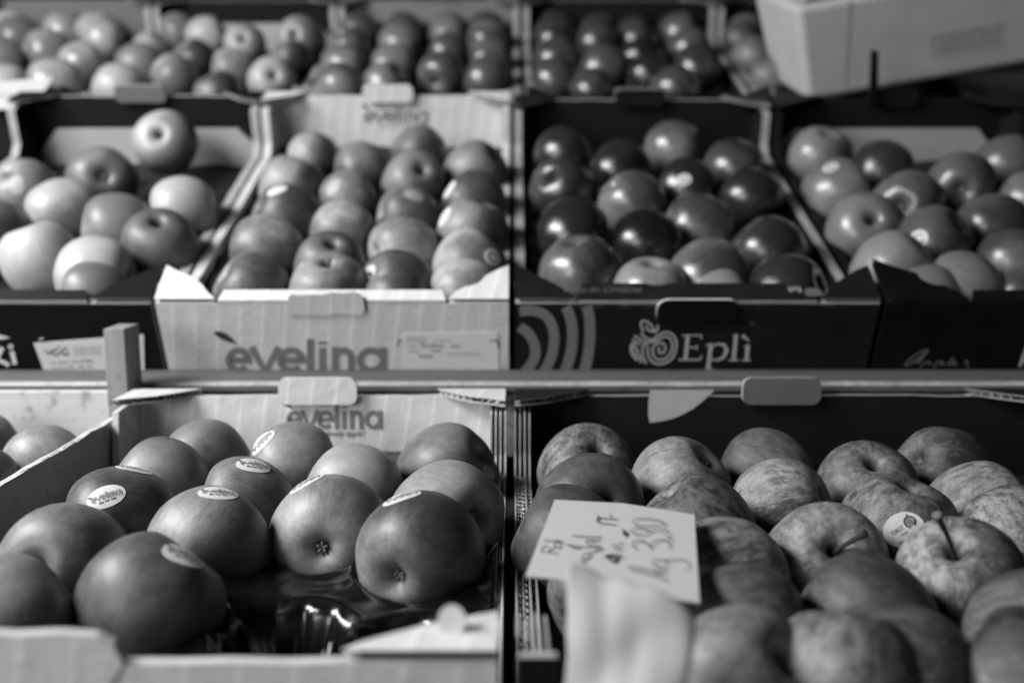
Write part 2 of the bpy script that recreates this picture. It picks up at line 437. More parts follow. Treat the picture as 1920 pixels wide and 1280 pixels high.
def carton(name, label, group, mat, W, L, H, sideH, outer, inner, edge='kraft', backH=None, tabs=(1, 1), front_top=None, liner=False,
           plies=(0, 0), gx=.055, gy=.045, flap=.012, sides=(1, 1), tab_mat=None, lift=0.25, side_mats=None):
    root = empty(name, mat); tag(root, label, 'carton', group)
    mats = [outer, inner, edge]; backH = backH or H
    h = W / 2
    MB().box(-h + T, h - T, T, L - T, .001, .004).build('floor', inner, root)
    rr = random.Random(hash(label) % 1000 if False else len(label) * 7)
    # front wall with a slightly uneven cut edge
    ft = H if front_top is None else front_top
    if front_top is None:
        top = [(h - i * W / 16, H) for i in range(17)]; top = [top[0]] + tear(top[1:-1], .0005, len(label)) + [top[-1]]
    else:                                                   # cut-down middle, full-height corners
        top = [(h, H), (h - .014, H), (h - .018, ft + .006)] + tear([(h - .02 - i * (W - .04) / 20, ft) for i in range(21)], .0008, 3) + [(-h + .018, ft + .006), (-h + .0145, H), (-h, H)]
    fw = MB().slab([(-h, 0), (h, 0)] + top, 'xz', 0, T, (0, 1, 2)).build('front_wall', mats, root)
    top = [(h, backH)] + tear([(h - i * W / 16, backH) for i in range(1, 16)], .0006, len(label) + 5) + [(-h, backH)]
    bw = MB().slab([(-h, 0), (h, 0)] + top, 'xz', L - T, L, (1, 0, 2)).build('back_wall', mats, root)
    # side walls: high at the corners, cut low between
    sp = .045
    for s, on in ((-1, sides[0]), (1, sides[1])):
        if not on: continue
        sh = sideH[0 if s < 0 else 1]
        tops = [(L - T, backH - .002), (L - T - sp, backH - .004), (L - T - sp - .006, sh + .012), (L - T - sp - .02, sh)]
        mid = tear([(L - T - sp - .02 - i * (L - 2 * T - 2 * sp - .04) / 18, sh) for i in range(1, 18)], .0008, int(W * 1000) + s)
        tops += mid + [(T + sp + .02, sh), (T + sp + .006, sh + .012), (T + sp, H - .004), (T, H - .002)]
        poly = [(T, 0), (L - T, 0)] + tops
        np_ = plies[0 if s < 0 else 1]
        smats = [outer, inner, edge] if not side_mats else side_mats
        Ts = T * 2 if backH > H else T
        a, c = (-h, -h + Ts) if s < 0 else (h - Ts, h)
        b = MB()
        if not np_: b.slab(poly, 'yz', a, c, (0, 1, 2) if s < 0 else (1, 0, 2)); o = b.build('side_wall', smats, root)
        else:
            # open multi-ply board: liners with wavy flutes between them
            w_ = T * 2.3; x0 = -h if s < 0 else h - w_
            nl = np_ + 1
            for q in range(nl):
                xx = x0 + w_ * q / (nl - 1); dzt = rr.uniform(-.003, .0005)
                pl = [(y, z if z < .001 else z + dzt + .0006 * noise.noise((y * 60, q, s))) for y, z in poly]
                t_ = .0013
                b.slab(pl, 'yz', xx - t_ / 2, xx + t_ / 2, (0 if q == 0 else 1, 1 if q < nl - 1 else 0, 2))
            for q in range(np_):
                xc = x0 + w_ * (q + .5) / (nl - 1); am = w_ / (nl - 1) * .40
                A, B_ = [], []
                y = T + sp + .02
                while y < L - T - sp - .02:
                    cr = .35 + .65 * max(0, min(1, (y - .62 * L) / .05))
                    A.append((xc + am * cr * math.sin(y * 2 * math.pi / .0085 + q), y, sh - .0003 - .0012 * (1 + noise.noise((y * 90, q, 3)))))
                    B_.append((A[-1][0], y, sh - .03)); y += .0011
                b.strip(A, B_, 3)
            o = b.build('side_wall', smats + ['flute'], root)
    # corner gussets and narrow folded top flap
    for cx, sx in ((-h, 1), (h, -1)):
        if front_top is None:
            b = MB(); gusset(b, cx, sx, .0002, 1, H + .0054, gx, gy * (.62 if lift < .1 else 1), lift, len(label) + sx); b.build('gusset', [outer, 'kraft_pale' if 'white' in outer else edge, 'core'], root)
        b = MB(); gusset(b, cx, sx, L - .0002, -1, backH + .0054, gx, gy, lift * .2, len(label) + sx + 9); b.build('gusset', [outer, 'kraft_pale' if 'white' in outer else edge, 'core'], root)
    if flap and front_top is None:
        x0, x1 = -h + gx + .002, h - gx - .002
        k = .35
        b = MB().slab([(x0, .0), (x1, .0), (x1 - .004, flap), (x0 + .004, flap)], 'xy', H + .0003, H + .004, (1, 0, 2))
        b.v = [(x, y, z + y * k) for x, y, z in b.v]
        b.build('top_flap', [outer, inner, edge], root)
    tm = [tab_mat or outer, tab_mat or inner, edge]
    if tabs[0] and front_top is None:
        b = MB().slab(rounded(-.036, .036, H - .012, H + .013, .006), 'xz', -.0035, -.0005, (0, 1, 2))
        o = b.build('handle_tab', tm, root)
    if tabs[1]:
        b = MB().slab(rounded(-.033, .033, backH - .006, backH + .017, .007), 'xz', L - T - .0075, L - T - .003, (0, 1, 2))
        o = b.build('handle_tab', tm, root)
    if liner:
        z1 = H * .92; pts = [(-h + .012, .02), (h - .012, .02), (h - .012, z1 - .03), (h - .04, z1), (-h + .04, z1), (-h + .012, z1 - .03)]
        MB().slab(pts, 'xz', L - T - .006, L - T - .002, (0, 0, 0)).build('inner_liner', 'pale_liner', root)
    return root, fw, bw
def face_map(root, y, sign=-1):
    """photograph pixel -> point in the carton's frame on its wall plane y, lifted by h"""
    m = root.matrix_world; inv = m.inverted(); p0 = m @ Vector((0, y, 0)); n = m.to_3x3() @ Vector((0, 1, 0))
    def mp(u, v, h): q = inv @ hit(u, v, p0, n); return (q.x, y + sign * h, q.z)
    return mp

GA = 'cartons on the sloped shelf'; GB = 'cartons on the lower table'
UL = .51
FR = {}
FR['B1'] = low_frame(-.322, -.0055, Y_FRONT); FR['B2'] = low_frame(.0025, .452, low_y(.375))
FR['B0'] = low_frame(-.70, -.3245, Y_FRONT)
XB = [-.318, -.004, .004, .330, .339, .665]
FR['A1'] = up_frame(-.650, -.327); FR['A2'] = up_frame(-.323, -.003); FR['A3'] = up_frame(.003, .333); FR['A4'] = up_frame(.339, .665)
TY, TZ = UL + .012, .015
FR['T1'] = up_frame(-.945, -.627, TY, TZ); FR['T2'] = up_frame(-.622, -.306, TY, TZ); FR['T3'] = up_frame(-.301, .012, TY, TZ)
FR['T4'] = up_frame(.020, .352, TY, TZ); FR['T5'] = up_frame(.358, .68, TY, TZ)
LB = Y_BACK - Y_FRONT
CT = {}
LW = LH - .048
CT['B1'] = carton('fruit_carton', 'white striped carton holding satin apples and empty black tray cups', GB, FR['B1'], .3165, LB, LH, (LW - .012, LW), 'white_print', 'white_print', 'kraft_pale', plies=(0, 3), tabs=(0, 1), flap=0, gx=.058, gy=.05, lift=.05)
CT['B2'] = carton('fruit_carton', 'dark carton of streaky russet apples with a price card lying in it', GB, FR['B2'], .4495, Y_BACK - low_y(.375), LH, (LW, LW), 'dark_board', 'dark_inner', 'kraft', plies=(3, 0), front_top=LH - .052, tabs=(0, 1), gx=.065, gy=.05, lift=.05, tab_mat='tab_grey')
CT['A1'] = carton('fruit_carton', 'black carton with a slanted white paper label stapled to its front', GA, FR['A1'], .323, UL, UH, (UH - .024,) * 2, 'black_board', 'dark_inner', 'kraft', backH=UH + .035, tabs=(0, 1), liner=True, tab_mat='tab_grey')
CT['A2'] = carton('fruit_carton', 'white striped carton with large grey lettering standing on the ledge', GA, FR['A2'], .320, UL, UH, (UH - .024,) * 2, 'white_print', 'white_print', 'kraft_pale', backH=UH + .035, tabs=(0, 1))
CT['A3'] = carton('fruit_carton', 'dark carton with pale ring pattern and spiral apple emblem on its front', GA, FR['A3'], .330, UL, UH, (UH - .024,) * 2, 'dark_board', 'dark_inner', 'kraft', backH=UH + .03, flap=.02, tabs=(0, 1), tab_mat='dark_board')
CT['A4'] = carton('fruit_carton', 'black carton with thin pale script lettering on its front', GA, FR['A4'], .326, UL, UH, (UH - .024,) * 2, 'black_board', 'dark_inner', 'dark_inner', backH=UH + .03, liner=True, tabs=(0, 1), tab_mat='dark_board', gx=.075, gy=.055)
CT['T1'] = carton('fruit_carton', 'back-row carton of shiny pale apples behind the loose paper cards', GA, FR['T1'], .318, UL, UH, (UH - .024,) * 2, 'dark_board', 'kraft_in', 'kraft', backH=UH + .03, tabs=(0, 0))
CT['T2'] = carton('fruit_carton', 'back-row carton with pale inner liner behind the black carton with the paper label', GA, FR['T2'], .316, UL, UH, (UH - .024,) * 2, 'black_board', 'dark_inner', 'kraft', backH=UH + .03, liner=True, tabs=(0, 0))
CT['T3'] = carton('fruit_carton', 'grey back-row carton behind the white striped carton on the ledge', GA, FR['T3'], .313, UL, UH, (UH - .024,) * 2, 'grey_board', 'grey_board', 'kraft', backH=UH + .03, tabs=(0, 0))
CT['T4'] = carton('fruit_carton', 'dark back-row carton of waxed dark apples with bright highlights', GA, FR['T4'], .332, UL, UH, (UH - .024,) * 2, 'dark_board', 'dark_inner', 'kraft', backH=UH + .03, tabs=(0, 0))
CT['T5'] = carton('fruit_carton', 'dark back-row carton partly covered by a tilted white box', GA, FR['T5'], .322, UL, UH, (UH - .024,) * 2, 'dark_board', 'dark_inner', 'kraft', backH=UH + .03, tabs=(0, 0))

# ------------------------------------------------------------------ printing on the cartons
def printing():
    r, fw, bw = CT['A2']; mp = face_map(r, 0)
    ribbons(logo(423, 725, 650, 700, 12.5), mp).build('lettering', 'ink', fw)
    ribbons([leaf(400, 622, 445, 645, 13)], mp).build('leaf_mark', 'ink_dark', fw)
    lab = MB(); q = [mp(u, v, .0003) for u, v in ((752, 624), (933, 622), (936, 697), (754, 697))]
    q2 = [(x, y - .0005, z) for x, y, z in q]; lab.v = q + q2
    for f in ([4, 5, 6, 7], [0, 1, 5, 4], [1, 2, 6, 5], [2, 3, 7, 6], [3, 0, 4, 7]): lab.add(f)
    lo = lab.build('paper_label', 'label', fw)
    st = [([(747, 649), (747, 637), (755, 637)], 2.0), ([(919, 637), (933, 637), (934, 650)], 2.0)]
    ribbons(st, mp, .0012).build('corner_mark', 'ink_dark', lo)
    st = dashes(762, 802, 631, 2, 1) + dashes(762, 800, 635, 2, 2) + dashes(762, 796, 639, 2, 22) + dashes(813, 846, 636.5, 2.2, 3) + dashes(763, 785, 647, 3, 4)
    ribbons(st, mp, .0010).build('small_print', 'ink_faint', lo)
    st = dashes(767, 788, 658, 2.5, 6) + dashes(807, 826, 656.5, 4, 7, .1) + dashes(786, 811, 666, 4.5, 8, .0) + dashes(840, 900, 661.5, 2.4, 9) + dashes(846, 862, 647, 4.5, 10, 0)
    ribbons(st, mp, .0010).build('small_print', 'ink', lo)
    a, b_ = Vector(mp(790, 650.5, .001)), Vector(mp(844, 649, .001)); ux = (b_ - a).normalized()
    print_text('Evelina', .0076, lambda x, y: (a.x + x * ux.x, a.y, a.z + y), 'small_print', 'ink', lo)
    pts = [(541, 588), (539, 570), (540, 556), (546, 551), (560, 553), (580, 551), (602, 552), (622, 547), (645, 549), (664, 546), (677, 551), (682, 562), (684, 578), (680, 590), (640, 586), (600, 590)]
    tb = MB(); k_ = len(pts); tb.v = [mp(u, v, .0004) for u, v in pts] + [mp(u, v, .0016) for u, v in pts]
    tb.add(list(range(k_)), 0); tb.add(list(range(k_, 2 * k_))[::-1], 0)
    for i in range(k_): j = (i + 1) % k_; tb.add([i, j, k_ + j, k_ + i], 1)
    tb.build('handle_tab', ['white_print', 'kraft'], r)
    ribbons([(smooth_line([(683, 556), (686, 572), (690, 588)]), [1, 5, 5, 5, 5, 5, 4, 4, 3, 3, 2, 1, .5])], mp).build('tear', 'core', fw)
    mp = face_map(r, UL - T)
    ribbons(logo(683, 803, 209, 231, 5), mp).build('lettering', 'ink', bw)
    ribbons([leaf(677, 196, 694, 206, 6)] + dashes(715, 782, 237, 2.5, 5), mp).build('leaf_mark', 'ink_dark', bw)
    # lower white carton, inside of the back wall
    r, fw, bw = CT['B1']; mp = face_map(r, LB - T)
    ribbons(logo(537, 717, 769, 804, 8), mp).build('lettering', 'ink', bw)
    ribbons([leaf(526, 752, 549, 766, 8)], mp).build('leaf_mark', 'ink_dark', bw)
    a = Vector(mp(560, 817, .0006)); b_ = Vector(mp(682, 817, .0006)); k = (b_.x - a.x)
    v, f = font_polys('simply a lovely apple!', .0075); wd = max(q[0] for q in v)
    print_text('simply a lovely apple!', .0075, lambda x, y: (a.x + x * k / wd + y * .25, a.y, a.z + y), 'lettering', 'ink_dark', bw)
    # dark carton with rings
    r, fw, bw = CT['A3']; mp = face_map(r, 0); rings = []
    def clip(pts, x0, x1, y0, y1, wd):
        cur = []
        for p in pts:
            if x0 <= p[0] <= x1 and y0 <= p[1] <= y1: cur.append(p)
            else:
                if len(cur) > 2: rings.append((cur, wd))
                cur = []
        if len(cur) > 2: rings.append((cur, wd))
    clip(smooth_line([(974, 612), (990, 624), (1002, 645), (1003, 668), (993, 686), (980, 700)]), 970, 1200, 573, 706, 19)
    clip(smooth_line([(974, 583), (1000, 582), (1024, 592), (1038, 620), (1037, 655), (1028, 682), (1014, 704)]), 970, 1200, 573, 706, 19)
    clip(smooth_line([(1058, 571), (1067, 588), (1073, 615), (1072, 650), (1065, 680), (1056, 704)]), 970, 1200, 573, 706, 20)
    clip(smooth_line([(1099, 571), (1105, 595), (1106, 625), (1104, 655), (1099, 682), (1092, 704)]), 970, 1200, 573, 706, 20)
    ribbons(rings, mp).build('ring_pattern', 'ring_ink', fw)
    def K(pts): return smooth_line([(960 + x / 4.0, 530 + y / 4.0) for x, y in pts], 5)
    W4 = 15 / 4.0
    em = [(K([(985, 370), (968, 320), (975, 285), (1015, 292), (1052, 330), (1055, 362), (1020, 350), (1003, 318)]), W4),
          (K([(1058, 358), (1075, 368), (1090, 345), (1092, 315)]), W4),
          (K([(965, 378), (1000, 408), (1050, 425), (1085, 400), (1140, 372), (1195, 380), (1230, 430), (1228, 500), (1195, 570), (1130, 605), (1070, 600), (1035, 570), (1018, 520), (1018, 470)]), W4),
          (K([(918, 395), (965, 425), (1020, 445), (1085, 430), (1140, 402), (1185, 415), (1202, 460), (1190, 520), (1150, 565), (1095, 572), (1060, 540), (1055, 490), (1085, 455), (1130, 450), (1150, 480), (1140, 515), (1110, 525), (1098, 500), (1112, 482)]), W4),
          (K([(902, 422), (935, 445), (965, 456)]), W4),
          (K([(940, 580), (905, 540), (890, 490), (905, 455), (925, 470), (945, 520), (970, 598)]), W4),
          (K([(902, 470), (918, 520), (940, 575)]), W4 * .8),
          (K([(1008, 604), (985, 560), (978, 500), (985, 462), (1010, 462)]), W4)]
    ribbons(em, mp).build('emblem', 'light_ink', fw)
    def Q(x, y): return (960 + x / 4.0, 530 + y / 4.0)
    w1, w2 = 7.2, 2.6
    ep = [([Q(1318, 390), Q(1300, 575)], w1), ([Q(1275, 392), Q(1420, 392)], w2), ([Q(1420, 388), Q(1416, 420)], w2), ([Q(1310, 482), Q(1385, 482)], w2), ([Q(1388, 465), Q(1384, 500)], w2),
          ([Q(1250, 574), Q(1410, 574)], w2 * 1.2), ([Q(1408, 578), Q(1425, 540)], w2),
          ([Q(1492, 455), Q(1470, 638)], w1), ([Q(1452, 470), Q(1500, 452)], w2), ([Q(1448, 640), Q(1502, 640)], w2),
          ([Q(*p) for p in [(1495, 480)]] + [Q(*p) for p in [(1540, 455), (1590, 462), (1610, 505), (1585, 555), (1535, 578), (1490, 570)]], [2.5, 3.5, 5.5, 7, 5.5, 4, 2.5]),
          ([Q(1680, 385), Q(1660, 578)], w1), ([Q(1655, 398), Q(1690, 382)], w2), ([Q(1622, 578), Q(1700, 578)], w2),
          ([Q(1768, 465), Q(1756, 578)], w1), ([Q(1738, 478), Q(1778, 460)], w2), ([Q(1720, 578), Q(1790, 578)], w2),
          ([Q(1725, 390), Q(1778, 432)], [7, 2.5])]
    ribbons(ep, mp).build('lettering', 'light_ink', fw)
    ribbons([(arc(1410, 606, 4, 4, 0, 360, 12), 1.2)], mp).build('trade_mark', 'tab_grey', fw)
    dn = []
    rr = random.Random(3)
    for i in range(9): x = rr.uniform(1075, 1640); dn.append(([(x, 573.5), (x + rr.uniform(6, 26), 573.5)], rr.uniform(.8, 1.6)))
    ribbons(dn, mp).build('fold_wear', 'tab_grey', fw)['kind'] = 'stuff'
    # handle opening: the shade inside it painted as a black tab, pale torn edge
    b = MB().slab(rounded(-.037, .037, UH - .020, UH + .006, .010), 'xz', -.0032, -.0004, (0, 1, 1)).build('handle_tab', ['black_board', 'kraft_pale'], r)
    v, f = font_polys('PRODUCT OF ITALIA', .0085); wd = max(q[0] for q in v)
    fl = [c for c in r.children if c.name.startswith('top_flap')][0]
    print_text('PRODUCT OF ITALIA', .0085, lambda x, y: (-.0500 - x * .072 / wd, .0145 - y, UH + .0042 + (.0145 - y) * .35 + .0004), 'lettering', 'tab_grey', fl)
    print_text('Epl\u00ec', .0085, lambda x, y: (.0955 - x, .0145 - y, UH + .0042 + (.0145 - y) * .35 + .0004), 'lettering', 'light_ink', fl)
    mark = MB().slab([(p[0], p[1]) for p in rounded(.098, .113, .004, .013, .004)], 'xy', 0, .0004, (0, 0, 0)); mark.v = [(x, y, UH + .0044 + y * .35 + z) for x, y, z in mark.v]
    mark.build('emblem', 'tab_grey', fl)
    # black carton with the stapled label
    r, fw, bw = CT['A1']; mp = face_map(r, 0)
    q = [mp(u, v, .0008) for u, v in ((64, 642), (270, 626), (272, 700), (86, 700))]; lab = MB(); lab.v = q + [(x, y - .0006, z) for x, y, z in q]
    for f in ([4, 5, 6, 7], [0, 1, 5, 4], [1, 2, 6, 5], [2, 3, 7, 6], [3, 0, 4, 7]): lab.add(f)
    lo = lab.build('paper_label', 'label', fw)
    S = 1920 / 220
    def V(x, y): return (x / S, 600 + y / S)
    st = [([V(740, 470), V(820, 550), V(845, 470)], 2.8), (arc(*V(930, 510), 6.8, 5.2, 60, 330, 16), 2.6), ([V(990, 520), V(950, 522)], 2.2),
          (arc(*V(1080, 500), 6.6, 5.8, 50, 335, 16), 2.8), ([V(1140, 520), V(1095, 522)], 2.2), (arc(*V(972, 420), 1.2, 1.2, 0, 350, 8), 1.6)]
    ribbons(st, mp, .0016).build('lettering', 'ink_dark', lo)
    st = []
    for i in range(4): st += dashes(137 + i, 190, 650 + 4.2 * i, 2.2, 30 + i, .3, -.05)
    ribbons(st, mp, .0016).build('small_print', 'ink_faint', lo)
    st = dashes(95, 108, 679, 2.6, 41) + dashes(111, 131, 677.5, 4, 42, 0) + dashes(136, 149, 676.5, 3.4, 43) + dashes(153, 175, 674.5, 4.2, 44, 0) + dashes(98, 128, 687.5, 2.5, 45, .8) + dashes(132, 140, 685.5, 4.2, 46, 0) + dashes(149, 157, 685, 4.2, 47, 0) + dashes(163, 174, 684, 3, 48) + dashes(103, 126, 695, 4, 49, .2)
    ribbons(st, mp, .0016).build('small_print', 'ink', lo)
    st = [([V(150, 735), V(75, 690), V(-60, 640)], 7.5), ([V(-60, 640), V(40, 440)], 9), ([V(195, 505), V(250, 720)], 8.5), (arc(*V(178, 430), 3.4, 3.4, 0, 350, 12), 3.2)]
    ribbons(st, mp).build('lettering', 'label', fw)
    ribbons([([V(-60, 270), V(160, 285)], [12, 1])], mp).build('lettering', 'label', fw)
    b = MB(); b.tube([mp(*V(675, 345), .0015), mp(*V(655, 290), .002), mp(*V(745, 283), .002)], .0004, 6, 0, 0); b.build('staple', 'steel', fw)
    # black carton, script lettering
    r, fw, bw = CT['A4']; mp = face_map(r, 0); S2 = 1365 / 320
    def A(pts): return smooth_line([(1600 + x / S2, 500 + y / S2) for x, y in pts], 5)
    st = [(A([(500, 770), (560, 710), (598, 672), (570, 665), (500, 700), (430, 760), (415, 785), (450, 780), (510, 735), (585, 680)]), 2.0), (A([(495, 765), (520, 760), (560, 725)]), 1.6),
          (A([(530, 803), (570, 765), (600, 757), (618, 770), (590, 780)]), 1.6), (A([(640, 803), (670, 765), (705, 752), (715, 768), (690, 780), (735, 775)]), 1.8),
          (A([(750, 778), (800, 718)]), 1.6), (A([(755, 778), (790, 775), (815, 755), (800, 750), (790, 775), (830, 778)]), 1.6), (A([(890, 780), (905, 745), (915, 780), (905, 822)]), 1.6)]
    ribbons(st, mp).build('lettering', 'script_ink', fw)
    ribbons([([(1600 + 1330 / S2, 500 + 795 / S2), (1600 + 1400 / S2, 500 + 600 / S2)], 6), ([(1600 + 1352 / S2, 500 + 740 / S2), (1600 + 1460 / S2, 500 + 800 / S2)], 6)], mp).build('lettering', 'light_ink', fw)
    # white leaf printed inside the lower dark carton
    r, fw, bw = CT['B2']; L_ = Y_BACK - low_y(.375); mp = face_map(r, L_ - T)
    pts = [(1219, 730), (1338, 730)] + [tuple(p) for p in smooth_line([(1338, 733), (1300, 765), (1258, 785), (1218, 792)], 4)] + [(1215, 775), (1216, 750)]
    b = MB(); b.v = [mp(u, v, .0006) for u, v in pts]; b.add(list(range(len(pts)))); b.build('leaf_print', 'pale_liner', bw)
    r, fw, bw = CT['T3']; mp = face_map(r, UL - T)
    ribbons(dashes(775, 870, 6, 7, 77, 0), mp).build('lettering', 'kraft_in', bw)
printing()

# ------------------------------------------------------------------ apples
PROF = [(0, .50), (.04, .53), (.085, .64), (.155, .77), (.28, .855), (.48, .85), (.72, .72), (.89, .48), (.985, .16), (1.0, -.06), (.97, -.28), (.87, -.54), (.71, -.74), (.53, -.85), (.37, -.875), (.25, -.845), (.15, -.77), (.08, -.70), (0, -.67)]
def apple_mesh(i):
    rr = random.Random(100 + i)
    prof = smooth_line(PROF, 2)[1:-1]; seg = 40
    zs = rr.uniform(.94, 1.05); lob = rr.uniform(.008, .028); ph = rr.uniform(0, 6); lean = rr.uniform(-.05, .05); tap = rr.uniform(-.03, .06)
    b = MB(); b.v.append((0, 0, .50 * zs))
    for rho, z in prof:
        for q in range(seg):
            th = 2 * math.pi * q / seg
            low = max(0, min(1, (.3 - z) / 1.0))
            k = 1 + lob * math.cos(5 * th + ph) * (low + .25) + .018 * math.cos(2 * th + ph * 2) + .012 * math.cos(3 * th + ph) + tap * z
            b.v.append((rho * k * math.cos(th), rho * k * math.sin(th), z * zs + lean * rho * math.cos(th + ph)))
    b.v.append((0, 0, -.67 * zs)); n = len(prof)
    for q in range(seg):
        q2 = (q + 1) % seg; b.add([0, 1 + q2, 1 + q], 0, True); b.add([1 + n * seg, 1 + (n - 1) * seg + q, 1 + (n - 1) * seg + q2], 0, True)
        for i_ in range(n - 1): b.add([1 + i_ * seg + q, 1 + i_ * seg + q2, 1 + (i_ + 1) * seg + q2, 1 + (i_ + 1) * seg + q], 0, True)
    return b
SHAPES = [apple_mesh(i) for i in range(6)]
BVH = [BVHTree.FromPolygons([Vector(v) for v in b.v], b.f) for b in SHAPES]
AMESH = {}
def get_apple(i, mat):
    if (i, mat) not in AMESH:
        me = SHAPES[i].mesh('apple'); me.materials.append(M[mat]); AMESH[(i, mat)] = me
    return AMESH[(i, mat)]
def stem_mesh(bend, length):
    b = MB(); n = 7
    pts = [(bend * (t / n) ** 2 * .5, bend * .3 * (t / n) ** 2, .48 + length * t / n) for t in range(n + 1)]
    b.tube(pts, [.036, .03, .027, .026, .026, .028, .034, .044], 8, 0, 1); return b
_stems = {}
def add_stem(o, bend, length):
    k = (bend, length)
    if k not in _stems:
        b = stem_mesh(*k); me = b.mesh('stem'); me.materials.append(M['stem']); me.materials.append(M['stem_tip']); me.polygons.foreach_set('material_index', b._assign); _stems[k] = me
    s = bpy.data.objects.new('stem', _stems[k]); COL.objects.link(s); s.parent = o
_cal = []
def add_calyx(o):
    if not _cal:
        b = MB(); rr = random.Random(5)
        for i in range(5):
            th = 2 * math.pi * i / 5; c, s_ = math.cos(th), math.sin(th); px, py = -s_, c
            tip = (.085 * c, .085 * s_, -.775 + rr.uniform(-.02, .02)); mid = .05
            b.tube([(.015 * c, .015 * s_, -.665), (mid * c, mid * s_, -.725), tip, (.045 * c, .045 * s_, -.80)], [.035, .03, .018, .005], 6, 0, 0)
        b.tube([(0, 0, -.66), (0, 0, -.735)], [.045, .03], 7, 0, 0)
        me = b.mesh('calyx'); me.materials.append(M['calyx']); _cal.append(me)
    s = bpy.data.objects.new('calyx', _cal[0]); COL.objects.link(s); s.parent = o

def sticker_on(o, shape, center, r, mat_rot, u, v, rpx, ang, a_mm, b_mm, kind, cpx):
    """oval paper sticker hugging the skin where pixel (u, v) looks at the apple"""
    dx, dy = (u - cpx[0]) / rpx, -(v - cpx[1]) / rpx
    l = math.hypot(dx, dy)
    if l > .965: dx, dy = dx * .965 / l, dy * .965 / l
    to_cam = (C - center).normalized(); ex = UP.cross(to_cam).normalized(); ey = to_cam.cross(ex)
    d = ex * dx + ey * dy + to_cam * math.sqrt(max(0, 1 - dx * dx - dy * dy))
    inv = mat_rot.to_3x3().inverted(); ld = (inv @ d).normalized()
    hp = BVH[shape].ray_cast(ld * 3, -ld)
    if hp[0] is None: return
    p0, n0 = hp[0], hp[1]
    if n0.dot(ld) < 0: n0 = -n0
    wx = ex * math.cos(R(ang)) + ey * math.sin(R(ang)); tx = inv @ wx; tx = (tx - n0 * tx.dot(n0)).normalized(); ty = n0.cross(tx)
    a, b_ = a_mm / 1000 / r, b_mm / 1000 / r
    def mp(x, y, h):                                       # x, y in -1..1 of the sticker
        q = p0 + tx * (x * a) + ty * (y * b_); hh = BVH[shape].ray_cast(q + n0 * .6, -n0)
        s_ = hh[0] if hh[0] is not None else q
        lift = .004 * max(0, x * x + y * y - .55)           # edges stand off a little
        return tuple(s_ + n0 * (h / r + lift))
    m = MB(); NR, NS = 4, 24
    pts = [(0, 0)] + [(i / NR * math.cos(2 * math.pi * j / NS), i / NR * math.sin(2 * math.pi * j / NS)) for i in range(1, NR + 1) for j in range(NS)]
    m.v = [mp(x, y, .00035) for x, y in pts]; nt = len(m.v) + NS
    m.v += m.v[-NS:]
    m.v += [mp(pts[1 + (NR - 1) * NS + j][0], pts[1 + (NR - 1) * NS + j][1], .00005) for j in range(NS)]
    for j in range(NS):
        j2 = (j + 1) % NS; m.add([0, 1 + j, 1 + j2], 0, True)
        for i in range(NR - 1): m.add([1 + i * NS + j, 1 + (i + 1) * NS + j, 1 + (i + 1) * NS + j2, 1 + i * NS + j2], 0, True)
        m.add([nt - NS + j, nt + j, nt + j2, nt - NS + j2], 0)
    so = m.build('sticker', 'sticker_grey' if kind == 'grey' else 'sticker', o)
    if kind == 'word':
        L = [([(x, -y) for x, y in pts_], wd) for pts_, wd in [( [(p[0] / 100 - .78, p[1] / 100 - .22) for p in q], (wd / 100 if not isinstance(wd, list) else [z / 100 for z in wd])) for q, wd in logo(0, 156, 0, 46, 8)]]
        ribbons(L, mp, .00075).build('lettering', 'ink', so)
        ribbons([([(x, -y - .42 if False else y - .45) for x, y in pts_], wd) for pts_, wd in [([(-.45, 0), (-.2, 0)], .1), ([(-.13, 0), (.1, 0)], .1), ([(.16, 0), (.45, 0)], .1)]] + [([(-.86, .42), (-.7, .25)], .12)], mp, .00075).build('lettering', 'ink_dark', so)
    elif kind == 'obst':
        for tx_, x0, y0, sc_ in (('OBST', -.62, .05, .34), ('vom', -.30, -.25, .30), ('BODENSEE', -.52, -.70, .36)):
            print_text(tx_, 1.0, lambda x, y, x0=x0, y0=y0, sc_=sc_: mp(x0 + x * sc_ * .75, y0 + y * sc_, .0008), 'lettering', 'ink_dark', so)
        ribbons([(arc(.42, .28, .26, .30, 70, -250, 20), .075), ([(.42, .60), (.47, .74)], .06)], mp, .0008).build('emblem', 'ink_dark', so)
        ribbons([(arc(.42, -.30, .09, .11, 0, 360, 14), .18)], lambda x, y, h: mp(x, y + .58, h), .0008).build('emblem', 'ink', so)
    elif kind == 'ring':
        ribbons([(arc(0, 0, .55, .5, 0, 320, 20), .22)], mp, .0008).build('emblem', 'ink', so)

